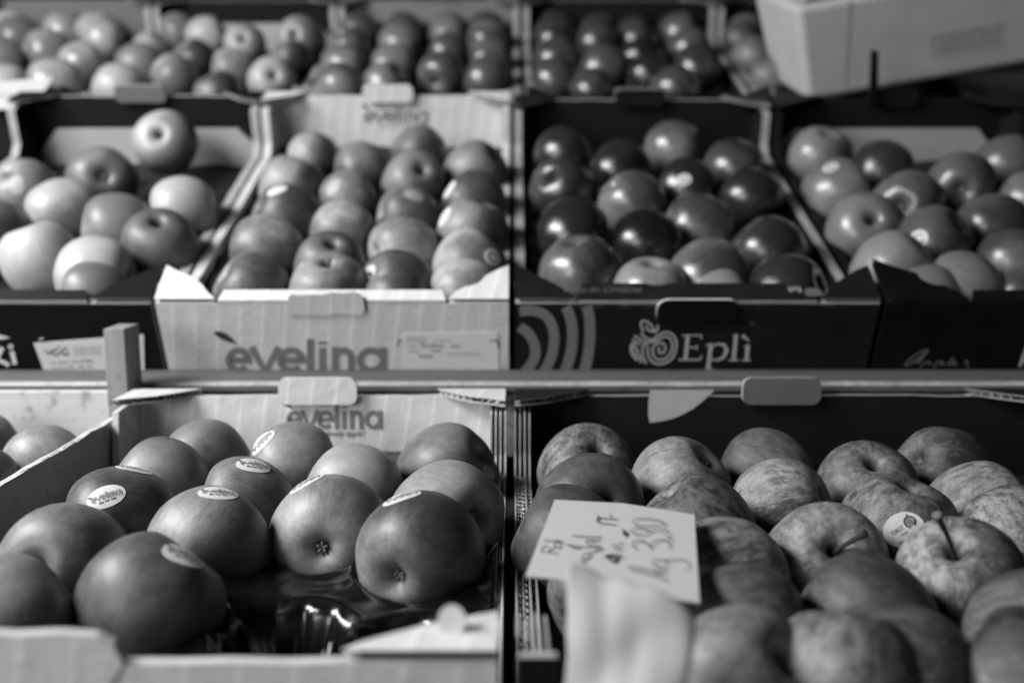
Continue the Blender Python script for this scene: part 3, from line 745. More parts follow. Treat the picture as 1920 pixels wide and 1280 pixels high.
TONE = .54
TRAY = {}
CRATE_TXT = {
 'B0': 'of the wooden crate', 'B1': 'of the carton with empty tray cups', 'B2': 'of the dark carton with price card',
 'A1': 'of the carton with stapled label', 'A2': 'of the large-lettered white carton', 'A3': 'of the ring-patterned carton', 'A4': 'of the black script-lettered carton',
 'T1': 'of the carton behind the loose cards', 'T2': 'of the back-row carton with pale liner', 'T3': 'of the grey back-row carton', 'T4': 'of the back-row carton of waxed fruit', 'T5': 'of the carton under the white box'}
def tone_word(p, d, bl):
    m = p * (1 - bl) + d * bl
    return 'very pale' if m > .36 else 'pale' if m > .25 else 'mid-toned' if m > .16 else 'dark' if m > .075 else 'very dark'
def place_apples(key, zc, rows, mat, rmin=.031, rmax=.041, tray_mat='tray_matt', base_tone=(.32, .12), res=.005, empties=()):
    """rows: (u, v, r_px, {options}); every centre is where the pixel's ray meets the plane of fruit centres in its carton"""
    m = FR[key]; inv = m.inverted(); p0 = m @ Vector((0, 0, zc)); n = m.to_3x3() @ Vector((0, 0, 1))
    rr = random.Random(sum(map(ord, key)) * 13)
    items = []
    for row in rows:
        u, v, rp = row[:3]; op = row[3] if len(row) > 3 else {}
        c = hit(u, v, p0, n); z = (c - C).dot(FW); r = max(rmin, min(rmax, rp * z / F))
        items.append([inv @ c, r, u, v, rp, op])
    bx = {'B1': .152, 'B2': .218}.get(key, .155)
    for _ in range(40):
        for i in range(len(items)):
            for j in range(i):
                a, b = items[i], items[j]; d = a[0] - b[0]; d.z = 0; mn = (a[1] + b[1]) * .95
                if 1e-6 < d.length < mn:
                    s_ = d.normalized() * ((mn - d.length) * .5); a[0] += s_; b[0] -= s_
    hw_ = {'B0': .187, 'B1': .158, 'B2': .2247}.get(key, .160); L_ = {'B0': LB, 'B1': LB, 'B2': Y_BACK - low_y(.375)}.get(key, UL)
    for q in items:
        q[0].y = max(.007 + q[1], min(L_ - .010 - q[1] * .95, q[0].y))
        q[0].x = max(-hw_ + q[1] * .93, min(hw_ - q[1] * .93, q[0].x))
    TRAY[key] = [(q[0].copy(), q[1]) for q in items]
    for lc, r, u, v, rp, op in items:
        lc = lc.copy(); lc.z += rr.uniform(-.002, .002) + op.get('dz', 0)
        c = m @ lc
        rel = c - C; z = rel.dot(FW); cu, cv = 960 + rel.dot(AX) / z * F, 640 - rel.dot(UP) / z * F; rpx = r * F / z
        to_cam = (C - c).normalized(); ex = UP.cross(to_cam).normalized(); ey = to_cam.cross(ex)
        def dirpx(fu, fv):
            dx, dy = (fu - u) / rp, -(fv - v) / rp; l = math.hypot(dx, dy)
            if l > .95: dx, dy = dx * .95 / l, dy * .95 / l
            return ex * dx + ey * dy + to_cam * math.sqrt(max(0, 1 - dx * dx - dy * dy))
        if 's' in op: ax = dirpx(*op['s'])
        elif 'c' in op: ax = -dirpx(*op['c'])
        else:
            while True:
                ax = Vector((rr.gauss(0, 1), rr.gauss(0, 1), rr.gauss(0, .6))).normalized()
                if abs(ax.dot(to_cam)) < .45 and ax.dot(ey) < .6: break
        # blush, also painting in the shaded side: right, away from the light, unless given
        bd = op.get('bd'); bdir = ex * rr.uniform(.2, 1) + ey * rr.uniform(-.8, .5) + to_cam * rr.uniform(-.3, .6) if bd is None else ex * bd[0] + ey * bd[1] + to_cam * bd[2]
        xx = bdir - ax * bdir.dot(ax); xx = xx.normalized() if xx.length > .05 else ax.orthogonal().normalized()
        yy = ax.cross(xx)
        rot = Matrix((xx, yy, ax)).transposed().to_4x4()
        sh = rr.randrange(6)
        o = bpy.data.objects.new('apple', get_apple(sh, op.get('mat', mat))); COL.objects.link(o)
        o.matrix_world = Matrix.Translation(c) @ rot @ Matrix.Scale(r, 4)
        TN = TONE * {'B1': 1.35, 'A1': 1.4, 'A2': 1.35, 'T1': 1.25, 'T2': 1.25, 'A3': .9, 'A4': .95}.get(key, 1.05)
        pale, dark = op.get('t', base_tone); f = rr.uniform(.88, 1.12); bl = op.get('bl', rr.uniform(-.15, .25))
        o['pale'] = pale * f * TN; o['dark'] = dark * f * TN * .8; o['mott'] = op.get('mo', rr.uniform(.65, 1.3) if mat == 'apple_russet' else rr.uniform(.3, 1.0)); o['blush'] = bl
        has_stem = 's' in op and op.get('stem', 1)
        if 'tip' in op:
            w0 = o.matrix_world; base = w0 @ Vector((0, 0, .5)); zb = (base - C).dot(FW); tp = w0.inverted() @ P(op['tip'][0] + cu - u, op['tip'][1] + cv - v, zb - .022)
            p0_, p1_ = Vector((0, 0, .47)), Vector((0, 0, .47)) + Vector((0, 0, 1)) * (tp - Vector((0, 0, .47))).length * .55
            pts = [p0_ * (1 - t) ** 2 + p1_ * 2 * t * (1 - t) + tp * t * t for t in [q / 9 for q in range(10)]]
            MB().tube(pts, [.052, .046, .042, .04, .038, .038, .04, .045, .055, .068], 8, 0, 1).build('stem', ['stem', 'stem_tip'], o)
        elif has_stem: add_stem(o, op.get('bend', round(rr.uniform(-.5, .5), 1)), op.get('len', .42))
        elif rr.random() < .5 and 's' not in op and 'c' not in op: add_stem(o, .2, .42)
        if 'c' in op or 's' not in op: add_calyx(o)
        for s_ in op.get('st', []):
            su, sv, an, kind = s_[:4]; am, bm = s_[4:] if len(s_) > 4 else (11.5, 7.6)
            sticker_on(o, sh, c, r, rot, su + (cu - u), sv + (cv - v), rpx, an, am, bm, kind, (cu, cv))
        ft = 'with sticker' if op.get('st') else ''
        if op.get('st') and op['st'][0][3] == 'ring': ft = 'with a round-marked sticker'
        if len(op.get('st', [])) > 1: ft = 'with two stickers'
        if 'c' in op: ft = (ft + ' and ' if ft else 'with ') + 'blossom end showing'
        elif 's' in op: ft = (ft + ' and ' if ft else 'with ') + ('its stem hollow showing' if not has_stem else 'its stem showing')
        zone = 'against the front wall' if lc.y < .085 else 'against the back wall' if lc.y > L_ - .085 else 'in the middle'
        tw = tone_word(pale, dark, .5 + bl * .6)
        if ft: lb = f"{tw} apple {ft}, {CRATE_TXT[key].replace('of', 'in', 1)}"
        else: lb = f"plain {tw} apple {zone} {CRATE_TXT[key]}"
        lb = op.get('lb') or lb
        tag(o, lb, 'apple', 'apples ' + CRATE_TXT[key].replace('of', 'in', 1))
    tray(key, zc, tray_mat, res, empties)
def tray(key, zc, mat, res, empties):
    drop = {'A1': .042, 'A4': .036, 'T2': .04, 'B2': .03, 'B1': .010, 'A2': .018}.get(key, .025)
    """moulded plastic tray: a sheet with one cup under each fruit"""
    m = FR[key]; inv = m.inverted()
    hw = {'B0': .18, 'B1': .152, 'B2': .213}.get(key, .150); L = {'B0': LB, 'B1': LB, 'B2': Y_BACK - low_y(.375)}.get(key, UL)
    cups = [(c.x, c.y, r) for c, r in TRAY[key]]
    n = m.to_3x3() @ Vector((0, 0, 1)); p0 = m @ Vector((0, 0, zc))
    ecups = []
    for (u, v, r) in empties: q = inv @ hit(u, v, p0, n); ecups.append((q.x, q.y, r))
    nx, ny = int(2 * hw / res), int((L - .02) / res); b = MB()
    for j in range(ny + 1):
        y = .01 + (L - .02) * j / ny
        for i in range(nx + 1):
            x = -hw + 2 * hw * i / nx
            z = zc - drop + (.0025 if key == 'B1' else .006) * noise.noise((x * 30, y * 30, 2.0)) + .0006 * noise.noise((x * 90, y * 90, 6.0))
            for cx, cy, r in cups + ecups: z += .003 * math.exp(-((math.hypot(x - cx, y - cy) - r * 1.08) / .0035) ** 2) * (.6 + .4 * math.sin(3 * math.atan2(y - cy, x - cx) + cx * 90))
            for cx, cy, r in cups:
                d = math.hypot(x - cx, y - cy); rb = r * 1.04
                if d < rb: z = min(z, zc - .0015 - math.sqrt(rb * rb - d * d) * .93)
            for cx, cy, r in ecups:
                d = math.hypot(x - cx, y - cy); th = math.atan2(y - cy, x - cx)
                if d < r:
                    k = min(1.0, d / r * (1 + .07 * abs(math.cos(6 * th + cx * 40)))); q_ = max(0, min(1, (k - .5) / .5)); q_ = q_ * q_ * (3 - 2 * q_)
                    zz = zc - .010 - .036 * (1 - q_) + .003 * math.cos(4 * th + 1) * k * k
                    z = min(z, zz)
            b.v.append((x, y, max(z, .006)))
    for j in range(ny):
        for i in range(nx): b.add([j * (nx + 1) + i, j * (nx + 1) + i + 1, (j + 1) * (nx + 1) + i + 1, (j + 1) * (nx + 1) + i], 0, True)
    o = b.build('fruit_tray', mat); o.matrix_world = m
    tag(o, ('shiny black moulded plastic tray ' if key == 'B1' else 'dark moulded tray under the apples ') + CRATE_TXT[key].replace('of', 'in', 1), 'tray', 'moulded fruit trays')

UZ = UH - .0158
ZB = LH - .037
# lower white carton: satin apples
place_apples('B1', ZB, [
 (388, 865, 80, {'lb': 'plain apple under the corner flap against the lettered back wall', 't': (.24, .13)}), (552, 880, 91, {'lb': 'apple with a tilted sticker just below the lettering on the inner back wall', 't': (.22, .10), 'st': [(495, 828, 40, 'word')]}), (837, 887, 93, {'lb': 'apple with a grey sticker on its flank against the multi-ply carton wall', 't': (.22, .08), 'st': [(915, 875, 100, 'grey')]}),
 (300, 916, 93, {'lb': 'plain apple just behind the dark apple with two stickers', 't': (.28, .15)}), (662, 920, 88, {'lb': 'palest plain apple in the lower white carton, behind a blossom-end apple', 't': (.32, .2)}), (226, 978, 104, {'t': (.20, .05), 'bl': .3, 'st': [(203, 934, 18, 'word'), (252, 876, -4, 'word')]}),
 (458, 950, 94, {'lb': 'dark apple with a lettered sticker on its crown, amid the lower white carton', 't': (.22, .09), 'bl': .25, 'st': [(475, 873, 2, 'word')]}), (835, 976, 108, {'t': (.30, .16), 'c': (900, 970)}),
 (620, 1000, 114, {'t': (.30, .13), 'c': (600, 1026), 'bl': -.05, 'st': [(574, 900, 25, 'word')]}), (390, 1026, 115, {'lb': 'large apple with a lettered sticker beside the empty tray cups, wedged behind a darker one', 't': (.26, .12), 'st': [(408, 927, -3, 'word')]}),
 (120, 1062, 121, {'t': (.20, .09), 's': (66, 1056), 'len': .3, 'bl': .2}), (792, 1043, 119, {'t': (.24, .075), 'bl': .15, 'c': (741, 1086), 'bd': (.8, .4, .5), 'st': [(757, 938, 18, 'word')]}),
 (284, 1132, 136, {'t': (.17, .085), 'bl': .15, 'st': [(344, 1046, -8, 'word')], 'lb': 'large dark apple beside the empty tray cups with a lettered oval sticker'}), (5, 1168, 122, {'t': (.24, .12)})],
 'apple_satin', tray_mat='tray', res=.002, base_tone=(.28, .12), rmin=.034,
 empties=[(535, 1150, .037), (775, 1172, .037), (650, 1262, .037), (420, 1262, .037), (900, 1290, .036)])
# lower dark carton: russeted streaky apples
RU = (.24, .07)
place_apples('B2', ZB, [
 (1100, 882, 90, {'t': (.26, .1), 's': (1125, 835), 'tip': (1141, 856)}), (1106, 950, 105, {'t': (.10, .05), 'mat': 'apple_satin', 's': (1145, 935), 'stem': 0}), (1275, 916, 95, {'lb': 'speckled apple between the printed white leaf and the price card', 't': (.30, .15)}),
 (1436, 886, 85, {'lb': 'dark smooth apple below the grey handle tab of the dark carton', 't': (.17, .08)}), (1310, 1002, 109, {'lb': 'mottled apple touching the far edge of the price card', 't': (.28, .15)}), (1468, 957, 89, {'lb': 'boldly streaked apple just in front of the one below the grey tab', 't': (.36, .1)}), (1625, 920, 91, {'t': (.20, .1), 's': (1640, 862), 'stem': 0}),
 (1770, 892, 89, {'t': (.16, .07), 'c': (1715, 860)}), (1838, 960, 94, {'t': (.34, .13)}), (1690, 1006, 111, {'t': (.24, .12), 'st': [(1703, 996, 30, 'obst', 12, 10)]}),
 (1895, 1027, 92, {'t': (.28, .12)}), (1533, 1061, 117, {'t': (.34, .14), 's': (1556, 1026), 'tip': (1612, 1000), 'bl': -.1}), (1352, 1097, 112, {'lb': 'mottled apple half covered by the side edge of the price card', 't': (.55, .3), 'mo': 1.2}),
 (1822, 1120, 126, {'t': (.36, .12), 's': (1806, 1044), 'tip': (1775, 985), 'bl': -.05, 'lb': 'streaked apple with a long curved stem standing up'}), (1622, 1172, 122, {'lb': 'russet apple between the two stemmed apples and the front wall', 't': (.26, .09), 'bl': .1}), (1405, 1180, 124, {'t': (.30, .13), 'bl': .2}),
 (1752, 1284, 150, {'t': (.12, .055), 'bl': .25}), (1440, 1330, 158, {'t': (.26, .14), 'mat': 'apple_satin', 'c': (1545, 1262)}), (1920, 1192, 112, {'t': (.14, .07)}), (1180, 1112, 115), (1058, 1018, 95, {'t': (.26, .12)}), (1600, 1400, 150), (1900, 1330, 140)],
 'apple_russet', base_tone=RU, rmin=.034)
place_apples('B0', ZB, [(70, 872, 78, {'t': (.34, .2)}), (-40, 905, 80, {'t': (.14, .08)}), (-20, 830, 70)], 'apple_satin')
# sloped shelf
PA = (.40, .20)
place_apples('A1', UZ, [
 (45, 362, 68, {'t': (.32, .22), 'st': [(32, 345, 95, 'grey')]}), (192, 336, 70, {'t': (.20, .09), 'c': (195, 325)}), (314, 283, 63, {'t': (.40, .2), 's': (296, 264), 'stem': 0, 'dz': .012}), (120, 401, 74, {'t': PA}),
 (222, 433, 68, {'t': PA}), (360, 401, 70, {'t': (.38, .26)}), (328, 466, 71, {'t': (.12, .07), 's': (320, 412), 'stem': 0, 'mat': 'apple_satin', 'st': [(277, 500, 100, 'plain', 8, 5)]}), (75, 486, 72, {'t': (.42, .30), 'bl': -.3}),
 (182, 522, 80, {'t': (.42, .10), 'bl': .2, 'bd': (1, 0, .3)}), (145, 602, 68, {'t': PA}), (-12, 436, 62, {'t': (.14, .08)})],
 'apple_pale', base_tone=PA)
E2 = (.36, .10)
place_apples('A2', UZ, [
 (588, 293, 48), (678, 319, 56, {'t': (.22, .07), 'bl': .3}), (787, 289, 53, {'t': (.18, .07)}), (892, 323, 58, {'t': (.24, .1)}), (547, 356, 61, {'t': (.28, .09)}), (655, 371, 57, {'t': (.22, .12), 'st': [(626, 350, 60, 'grey')]}),
 (775, 346, 60, {'t': (.24, .1), 's': (792, 316), 'stem': 0}), (887, 381, 62, {'t': (.24, .08), 'st': [(842, 356, 60, 'plain')]}), (538, 409, 66, {'t': (.2, .08), 'st': [(520, 358, 25, 'plain')]}), (641, 439, 64, {'t': (.42, .2), 'bl': -.1}),
 (765, 409, 60, {'t': (.26, .12), 'st': [(776, 366, -10, 'grey')]}), (886, 441, 67, {'t': (.26, .1), 'st': [(835, 410, 60, 'plain')]}), (500, 473, 68, {'t': (.4, .12), 'bd': (1, -.3, .4)}), (621, 501, 68, {'t': (.18, .08), 's': (622, 450), 'stem': 0, 'bl': .2}),
 (757, 466, 64, {'t': (.46, .26), 'bl': -.25}), (882, 501, 70, {'t': (.46, .16), 'st': [(922, 484, -40, 'ring', 9, 9)]}), (472, 546, 73, {'t': (.38, .14)}), (606, 586, 78, {'t': (.36, .16), 's': (605, 518), 'len': .5}),
 (743, 546, 75, {'t': (.32, .10), 'bd': (.5, .8, .4), 'bl': .1, 'st': [(692, 511, 50, 'plain')]}), (868, 581, 72, {'t': (.44, .2)}), (735, 612, 60, {'t': (.14, .06)})],
 'apple_satin', base_tone=E2)
GL = (.10, .035)
place_apples('A3', UZ, [
 (1058, 289, 56, {'t': (.12, .05)}), (1263, 283, 55, {'t': (.3, .16)}), (1163, 319, 58, {'t': (.04, .02)}), (1375, 319, 60), (1055, 358, 62, {'t': (.1, .05), 's': (1026, 326), 'stem': 0}), (1287, 357, 58, {'st': [(1283, 338, 0, 'ring', 8, 7)]}),
 (1185, 384, 62, {'t': (.32, .12), 'bl': -.1}), (1408, 373, 62, {'t': (.04, .02)}), (1075, 441, 72, {'t': (.1, .04)}), (1310, 424, 65, {'t': (.28, .1)}), (1210, 461, 68, {'t': (.05, .02), 'bl': .3}), (1440, 471, 72, {'t': (.09, .04)}),
 (1088, 521, 82, {'t': (.22, .08)}), (1330, 526, 80, {'t': (.28, .1)}), (1224, 568, 75, {'t': (.36, .24), 'bl': -.3}), (1478, 564, 78, {'t': (.1, .05)}), (1372, 604, 60, {'t': (.3, .2)})],
 'apple_gloss', base_tone=GL)
MD = (.22, .09)
place_apples('A4', UZ, [
 (1538, 293, 62, {'t': (.3, .18)}), (1655, 323, 62, {'t': (.12, .06)}), (1800, 353, 72, {'t': (.2, .1), 'c': (1803, 357)}), (1885, 311, 58, {'t': (.18, .1)}), (1549, 363, 62, {'t': (.38, .26), 'bl': -.2, 'st': [(1540, 316, 20, 'ring', 9, 7.5)]}),
 (1700, 391, 70, {'t': (.18, .08), 'c': (1686, 388)}), (1597, 433, 74, {'t': (.32, .15), 's': (1614, 408), 'stem': 0}), (1932, 381, 60), (1860, 426, 64, {'t': (.14, .07)}), (1745, 461, 75, {'t': (.16, .08), 'st': [(1725, 446, -10, 'ring', 9, 9)]}),
 (1895, 496, 68), (1645, 509, 75, {'t': (.34, .18)}), (1805, 552, 84, {'t': (.26, .12)}), (1932, 590, 62), (1766, 597, 66)],
 'apple_sheen', base_tone=MD)
# back row
SC = {'mat': 'apple_gloss'}
place_apples('T1', UZ, [(68, 36, 38), (130, 58, 39), (220, 38, 39), (34, 73, 39), (195, 77, 41), (92, 101, 46), (157, 123, 43), (6, 116, 40), (103, 162, 52), (10, 165, 45)], 'apple_sheen', base_tone=(.40, .22), rmin=.034)
place_apples('T2', UZ, [
 (337, 60, 38, {'t': (.4, .25)}), (388, 69, 38), (288, 99, 34), (460, 87, 40, {'s': (453, 72), 'stem': 0}), (566, 76, 46, {'t': (.36, .2), 's': (545, 66), 'stem': 0}), (367, 113, 40, {'t': (.36, .05), 'bd': (1, -.3, .3), 'bl': .2}), (546, 113, 38, {'t': (.36, .03), 'bd': (1, -.2, .3), 'bl': .25}),
 (263, 126, 43), (437, 133, 41), (327, 147, 44), (222, 166, 48), (510, 151, 46, {'s': (513, 137), 'stem': 0}), (410, 179, 46, {'t': (.2, .08)})], 'apple_pale', base_tone=(.42, .24), rmin=.034)
place_apples('T3', UZ, [(690, 30, 33), (668, 62, 38), (656, 92, 40), (646, 124, 42), (640, 164, 45), (762, 46, 36), (748, 84, 42), (737, 126, 42), (722, 160, 45), (846, 40, 38), (842, 68, 38), (838, 100, 40), (828, 138, 45, {'s': (812, 155), 'stem': 0}), (912, 50, 36), (915, 80, 38), (918, 117, 42), (912, 150, 44)],
 'apple_sheen', base_tone=(.26, .12), rmin=.032, rmax=.036)
place_apples('T4', UZ, [(1040, 38, 40), (1118, 46, 38), (1180, 32, 36), (1266, 50, 42, {'t': (.14, .08)}), (1042, 78, 42), (1120, 84, 42), (1192, 74, 40), (1292, 94, 42, {'t': (.12, .07)}), (1046, 114, 45, {'t': (.13, .08)}), (1132, 132, 46), (1200, 112, 42), (1216, 146, 46), (1306, 130, 46, {'t': (.12, .07)}), (1042, 156, 45), (1110, 170, 45), (1265, 170, 45)],
 'apple_gloss', base_tone=(.085, .035), rmin=.034)
place_apples('T5', UZ, [(1378, 36, 34), (1388, 78, 38), (1414, 108, 41), (1440, 148, 43), (1500, 120, 40)], 'apple_satin', base_tone=(.24, .12), rmin=.034)

# ------------------------------------------------------------------ wooden crate beside the white carton
def wooden_crate():
    m = FR['B0']; root = empty('wooden_crate', m); tag(root, 'wooden crate with pale end board and upright post beside the white carton', 'crate'); inv = m.inverted()
    top = LH - .012
    # long side board towards the white carton, splintered top edge
    rr = random.Random(2); n = 40
    prof = [(Y_BACK - Y_FRONT, 0), (0, 0)] + [(i * (Y_BACK - Y_FRONT) / n, top + rr.uniform(-.0006, .0008)) for i in range(n + 1)]
    xr = .5 * (.70 - .3245)
    MB().slab(prof, 'yz', xr - .0052, xr - .0002, (0, 0, 1)).build('side_board', ['dark_wood', 'kraft_pale'], root)
    MB().slab([(0, 0), (LB, 0), (LB, top), (0, top)], 'yz', -xr, -xr + .005, (0, 0, 0)).build('side_board', 'dark_wood', root)
    b = MB()
    for i in range(9):
        y = rr.uniform(.02, .40); l = rr.uniform(.008, .02)
        b.tube([(xr - .003, y, top), (xr + .0006, y + l * .5, top + .0012), (xr + .002, y + l, top - .0008)], [.0004, .0003, .0001], 5)
    b.build('splinters', 'kraft_pale', root)['kind'] = 'stuff'
    y0 = LB + .012
    MB().box(-xr, xr - .006, y0, y0 + .008, LH - .10, LH + .0005).build('end_board', 'pale_wood', root, .001)
    MB().box(-xr + .006, xr - .006, .002, .010, 0, LH - .02).build('end_board', 'pale_wood', root, .001)
    MB().box(-xr + .006, xr - .006, .012, LB, .001, .004).build('floor', 'dark_wood', root)
    a = inv @ CAMP((193 - 960) / F * .835, .0105, .835); c = inv @ CAMP((232.5 - 960) / F * .835, .0105, .835)
    MB().box(a.x, c.x, a.y, a.y + .034, .005, a.z).build('post', 'post', root, .0008)
wooden_crate()

# ------------------------------------------------------------------ price card
def price_card():
    zc = HC - DOWN_RIM + .001; p0 = Vector((0, 0, zc)); n = Vector((0, -.04, 1)).normalized(); p0.y = .5
    def mp(u, v, h): return tuple(hit(u, v, p0, n) + n * h)
    cs = [(1040, 938), (1170, 945), (1302, 966), (1307, 1050), (1312, 1131), (1190, 1112), (1045, 1086), (985, 1081), (1012, 1010)]
    b = MB(); k = len(cs); b.v = [mp(u, v, .0) for u, v in cs] + [mp(u, v, .0006) for u, v in cs]
    b.add(list(range(k))[::-1]); b.add(list(range(k, 2 * k)))
    for i in range(k): j = (i + 1) % k; b.add([i, j, k + j, k + i])
    o = b.build('price_card', 'card'); tag(o, 'white handwritten price card lying on the russet apples', 'price card')
    S = 1707 / 480.0
    def H(pts, wd=1.5): return (smooth_line([(880 + x / S, 920 + y / S) for x, y in pts], 5), wd * 1.0)
    st = [H([(478, 412), (600, 430)]), H([(478, 410), (490, 385), (515, 380), (535, 400), (530, 425)]), H([(535, 412), (575, 385), (612, 395)]),                    # R
          H([(575, 385), (565, 365), (590, 350), (615, 365), (605, 388), (580, 388)]), H([(495, 342), (600, 348), (628, 352)]), H([(590, 330), (594, 365)]),                 # ot
          H([(745, 480), (760, 440), (790, 425), (815, 435), (800, 460), (765, 470), (750, 492)]), H([(800, 440), (780, 470), (760, 490)]),                         # a
          H([(790, 425), (850, 415), (900, 400)]), H([(845, 418), (840, 390), (870, 380), (860, 410)]), H([(645, 368), (700, 380), (790, 388), (875, 385)]), H([(650, 366), (690, 392), (740, 398)]),   # pf
          H([(775, 350), (800, 340), (830, 350), (815, 372), (780, 362), (790, 340), (850, 345), (875, 340)]), H([(682, 312), (780, 318), (880, 322)]),               # el
          H([(862, 180), (850, 220)], 3.2), H([(850, 222), (975, 242)]), H([(862, 195), (985, 203)]), H([(935, 178), (944, 182)], 3.6),                          # IT.
          H([(900, 455), (950, 445), (985, 465), (960, 485), (920, 460)], 5), H([(960, 440), (1035, 462)]), H([(1000, 425), (985, 455)]), H([(950, 400), (1020, 405)]), H([(948, 385), (960, 370), (985, 385), (1005, 362), (1025, 375)]),   # kl S
          H([(1020, 275), (1045, 300), (1030, 310), (1030, 280)], 4),
          H([(1045, 515), (1200, 545), (1310, 580)]), H([(1060, 540), (1200, 575), (1325, 620)]), H([(1260, 570), (1220, 555), (1290, 545), (1320, 555)]),                     # 1k
          H([(1215, 500), (1240, 478), (1300, 480), (1318, 500), (1290, 525), (1230, 515), (1215, 500)]), H([(1290, 480), (1400, 475), (1450, 490), (1460, 530), (1440, 550)]),            # g
          H([(1110, 408), (1088, 385), (1095, 358), (1140, 350), (1190, 372), (1205, 400), (1215, 370), (1260, 345), (1315, 352), (1336, 380), (1322, 405)], 1.9), H([(1318, 335), (1350, 338)], 1.9),   # 3,
          H([(1075, 290), (1090, 270), (1140, 268), (1195, 285), (1180, 305), (1110, 310), (1075, 290)]), H([(1190, 290), (1290, 280), (1325, 290), (1320, 315), (1295, 310)]),         # 9
          H([(1090, 225), (1110, 205), (1180, 205), (1260, 215), (1300, 240), (1250, 252), (1150, 250), (1100, 243), (1090, 225)])]                               # 0
    ribbons(st, mp, .0009).build('handwriting', 'pencil', o)
price_card()

# ------------------------------------------------------------------ crumpled white paper bag over the front of the dark carton
def paper_bag():
    b = MB(); nu, nv = 26, 26
    for j in range(nv + 1):
        for i in range(nu + 1):
            s, t = i / nu, j / nv
            u = 1064 + (238 - 75 * t * t) * s + 5 * noise.noise((t * 5, 1, 2)) * (1 - s); v = 1052 + 78 * s + 10 * noise.noise((s * 5, 3, 3)) + t * (330 - 60 * s)
            if s > .75: v += 30 * ((s - .75) / .25) ** 2
            z = .385 - .032 * t - .020 * s
            z += .0016 * math.sin((s * 1.3 + t * 1.6) * 5 + .5) + .0030 * noise.noise((s * 1.6 + 5, t * 2.0, 1))
            b.v.append(tuple(P(u, v, z)))
    for j in range(nv):
        for i in range(nu): k = j * (nu + 1) + i; b.add([k, k + 1, k + nu + 2, k + nu + 1], 0, True)
    o = b.build('paper_bag', 'bag'); m = o.modifiers.new('thickness', 'SOLIDIFY'); m.thickness = .0012; m.offset = 0
    tag(o, 'crumpled white paper bag hanging over the front edge of the dark carton', 'paper bag')
paper_bag()

# front handle tab of the lower white carton, folded inwards
def front_tab():
    r = CT['B1'][0]
    prof = [(-.05, LH - .012), (.012, LH - .012), (.0195, LH + .0005), (.016, LH + .008), (.010, LH + .0115), (-.004, LH + .0125), (-.02, LH + .0118), (-.036, LH + .0128), (-.05, LH + .0120)]
    MB().slab(prof, 'xz', -.0012, .0035, (0, 0, 1)).build('handle_tab', ['white_print', 'kraft_pale'], r)
    b = MB().slab(rounded(-.0052, .0052, 0, .012, .005), 'xz', -.002, .002, (0, 0, 1)); o = b.build('corner_tab', ['white_print', 'kraft_pale'], r); o.location = (.1405, .014, LH + .004); o.rotation_euler = (R(-20), 0, 0)
    # staple sticking out of the side wall
    inv = r.matrix_world.inverted(); b = MB()
    pts = [inv @ P(u, v, .585) for u, v in ((911, 1047), (929, 1021), (933, 1018))]
    b.tube(pts, .00045, 6, 0, 0)
    sw = [c for c in r.children if c.name.startswith('side_wall')][-1]
    b.build('staple', 'steel', sw)
front_tab()

def clip_pin():
    r, fw, bw = CT['A4']; mp = face_map(r, UL - T)
    b = MB(); q = [mp(u, v, .010) for u, v in ((1624, 190), (1640, 190), (1641, 92), (1628, 90))]; b.v = q + [(x, y - .004, z) for x, y, z in q]
    for f in ([0, 1, 2, 3], [7, 6, 5, 4], [0, 4, 5, 1], [1, 5, 6, 2], [2, 6, 7, 3], [3, 7, 4, 0]): b.add(f)
    b.build('clip', 'black_board', bw)
clip_pin()

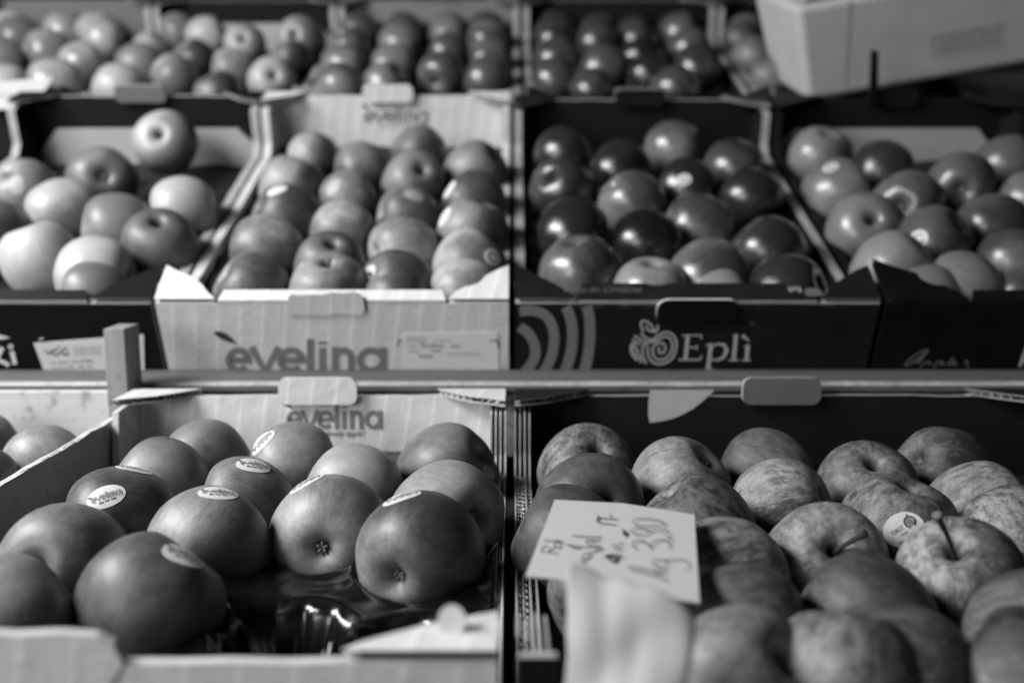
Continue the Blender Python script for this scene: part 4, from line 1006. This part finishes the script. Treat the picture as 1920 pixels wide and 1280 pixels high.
# ------------------------------------------------------------------ tilted white box and loose cards
def white_box():
    z0 = 1.375; o_ = P(1515, 192, z0)
    ex = (AX * math.cos(R(10)) + UP * math.sin(R(10))).normalized()
    ez = UP - ex * UP.dot(ex); ez = (ez.normalized() - FW * .5).normalized(); ey = ez.cross(ex).normalized()
    m = Matrix((ex, ey, ez)).transposed().to_4x4(); m.translation = o_
    root = empty('white_box', m); tag(root, 'tilted white box with faint printed label resting on the back-row carton', 'box')
    Wb, D, Hb = .42, .16, .132
    dr = .018
    def frus(b, x0, x1, y0, y1, z0, z1, d):
        k = len(b.v); b.v += [(x0, y0, z0), (x1, y0, z0), (x1, y1, z0), (x0, y1, z0), (x0 - d, y0 - d, z1), (x1 + d, y0 - d, z1), (x1 + d, y1 + d, z1), (x0 - d, y1 + d, z1)]
        for f in ([3, 2, 1, 0], [4, 5, 6, 7], [0, 1, 5, 4], [1, 2, 6, 5], [2, 3, 7, 6], [3, 0, 4, 7]): b.add([k + q for q in f])
    b = MB(); frus(b, 0, Wb, 0, D, 0, Hb, dr); b.build('body', 'foam', root, .008)
    b = MB(); frus(b, -.006, Wb + .006, -.006, D + .006, Hb + .001, Hb + .03, .004); lid = b.build('lid', 'foam', root, .006)
    b = MB(); b.v = [(.052, -.0006, .004), (.0545, -.0006, .004), (.0545, -.0006 - dr * .98, Hb - .003), (.052, -.0006 - dr * .98, Hb - .003)]; b.add([0, 1, 2, 3]); b.build('seam', 'foam_seam', root)
    st = []
    for i in range(5): st += [([(x, -y) for x, y in p], wd) for p, wd in [([(a_ / 1000, b_ / 1000) for a_, b_ in q], wd / 1000) for q, wd in dashes(165, 265, -62 + i * 6, 3.2, 60 + i)]]
    ribbons(st, lambda x, y, h: (x, -.0008 - dr * y / Hb - h, y)).build('small_print', 'foam_seam', root)
white_box()
def cards():
    # two loose cards lying on the rims at the left end
    for pts, z, lb in (([(-40, 158), (60, 150), (100, 146), (84, 172), (40, 178), (-40, 180)], 1.34, 'loose white paper card lying on top of another card at the carton rims'),
                       ([(-40, 184), (56, 180), (44, 204), (-40, 208)], 1.32, 'lower loose white paper card overhanging the black carton')):
        b = MB(); n = Vector((0, -.55, .85)).normalized(); p0 = P(40, 170 if z > 1.33 else 192, z); k = len(pts)
        b.v = [tuple(hit(u, v, p0, n)) for u, v in pts] + [tuple(hit(u, v, p0, n) + n * .0012) for u, v in pts]
        b.add(list(range(k))[::-1]); b.add(list(range(k, 2 * k)))
        for i in range(k): j = (i + 1) % k; b.add([i, j, k + j, k + i])
        tag(b.build('paper_card', 'card'), lb, 'paper card')
cards()
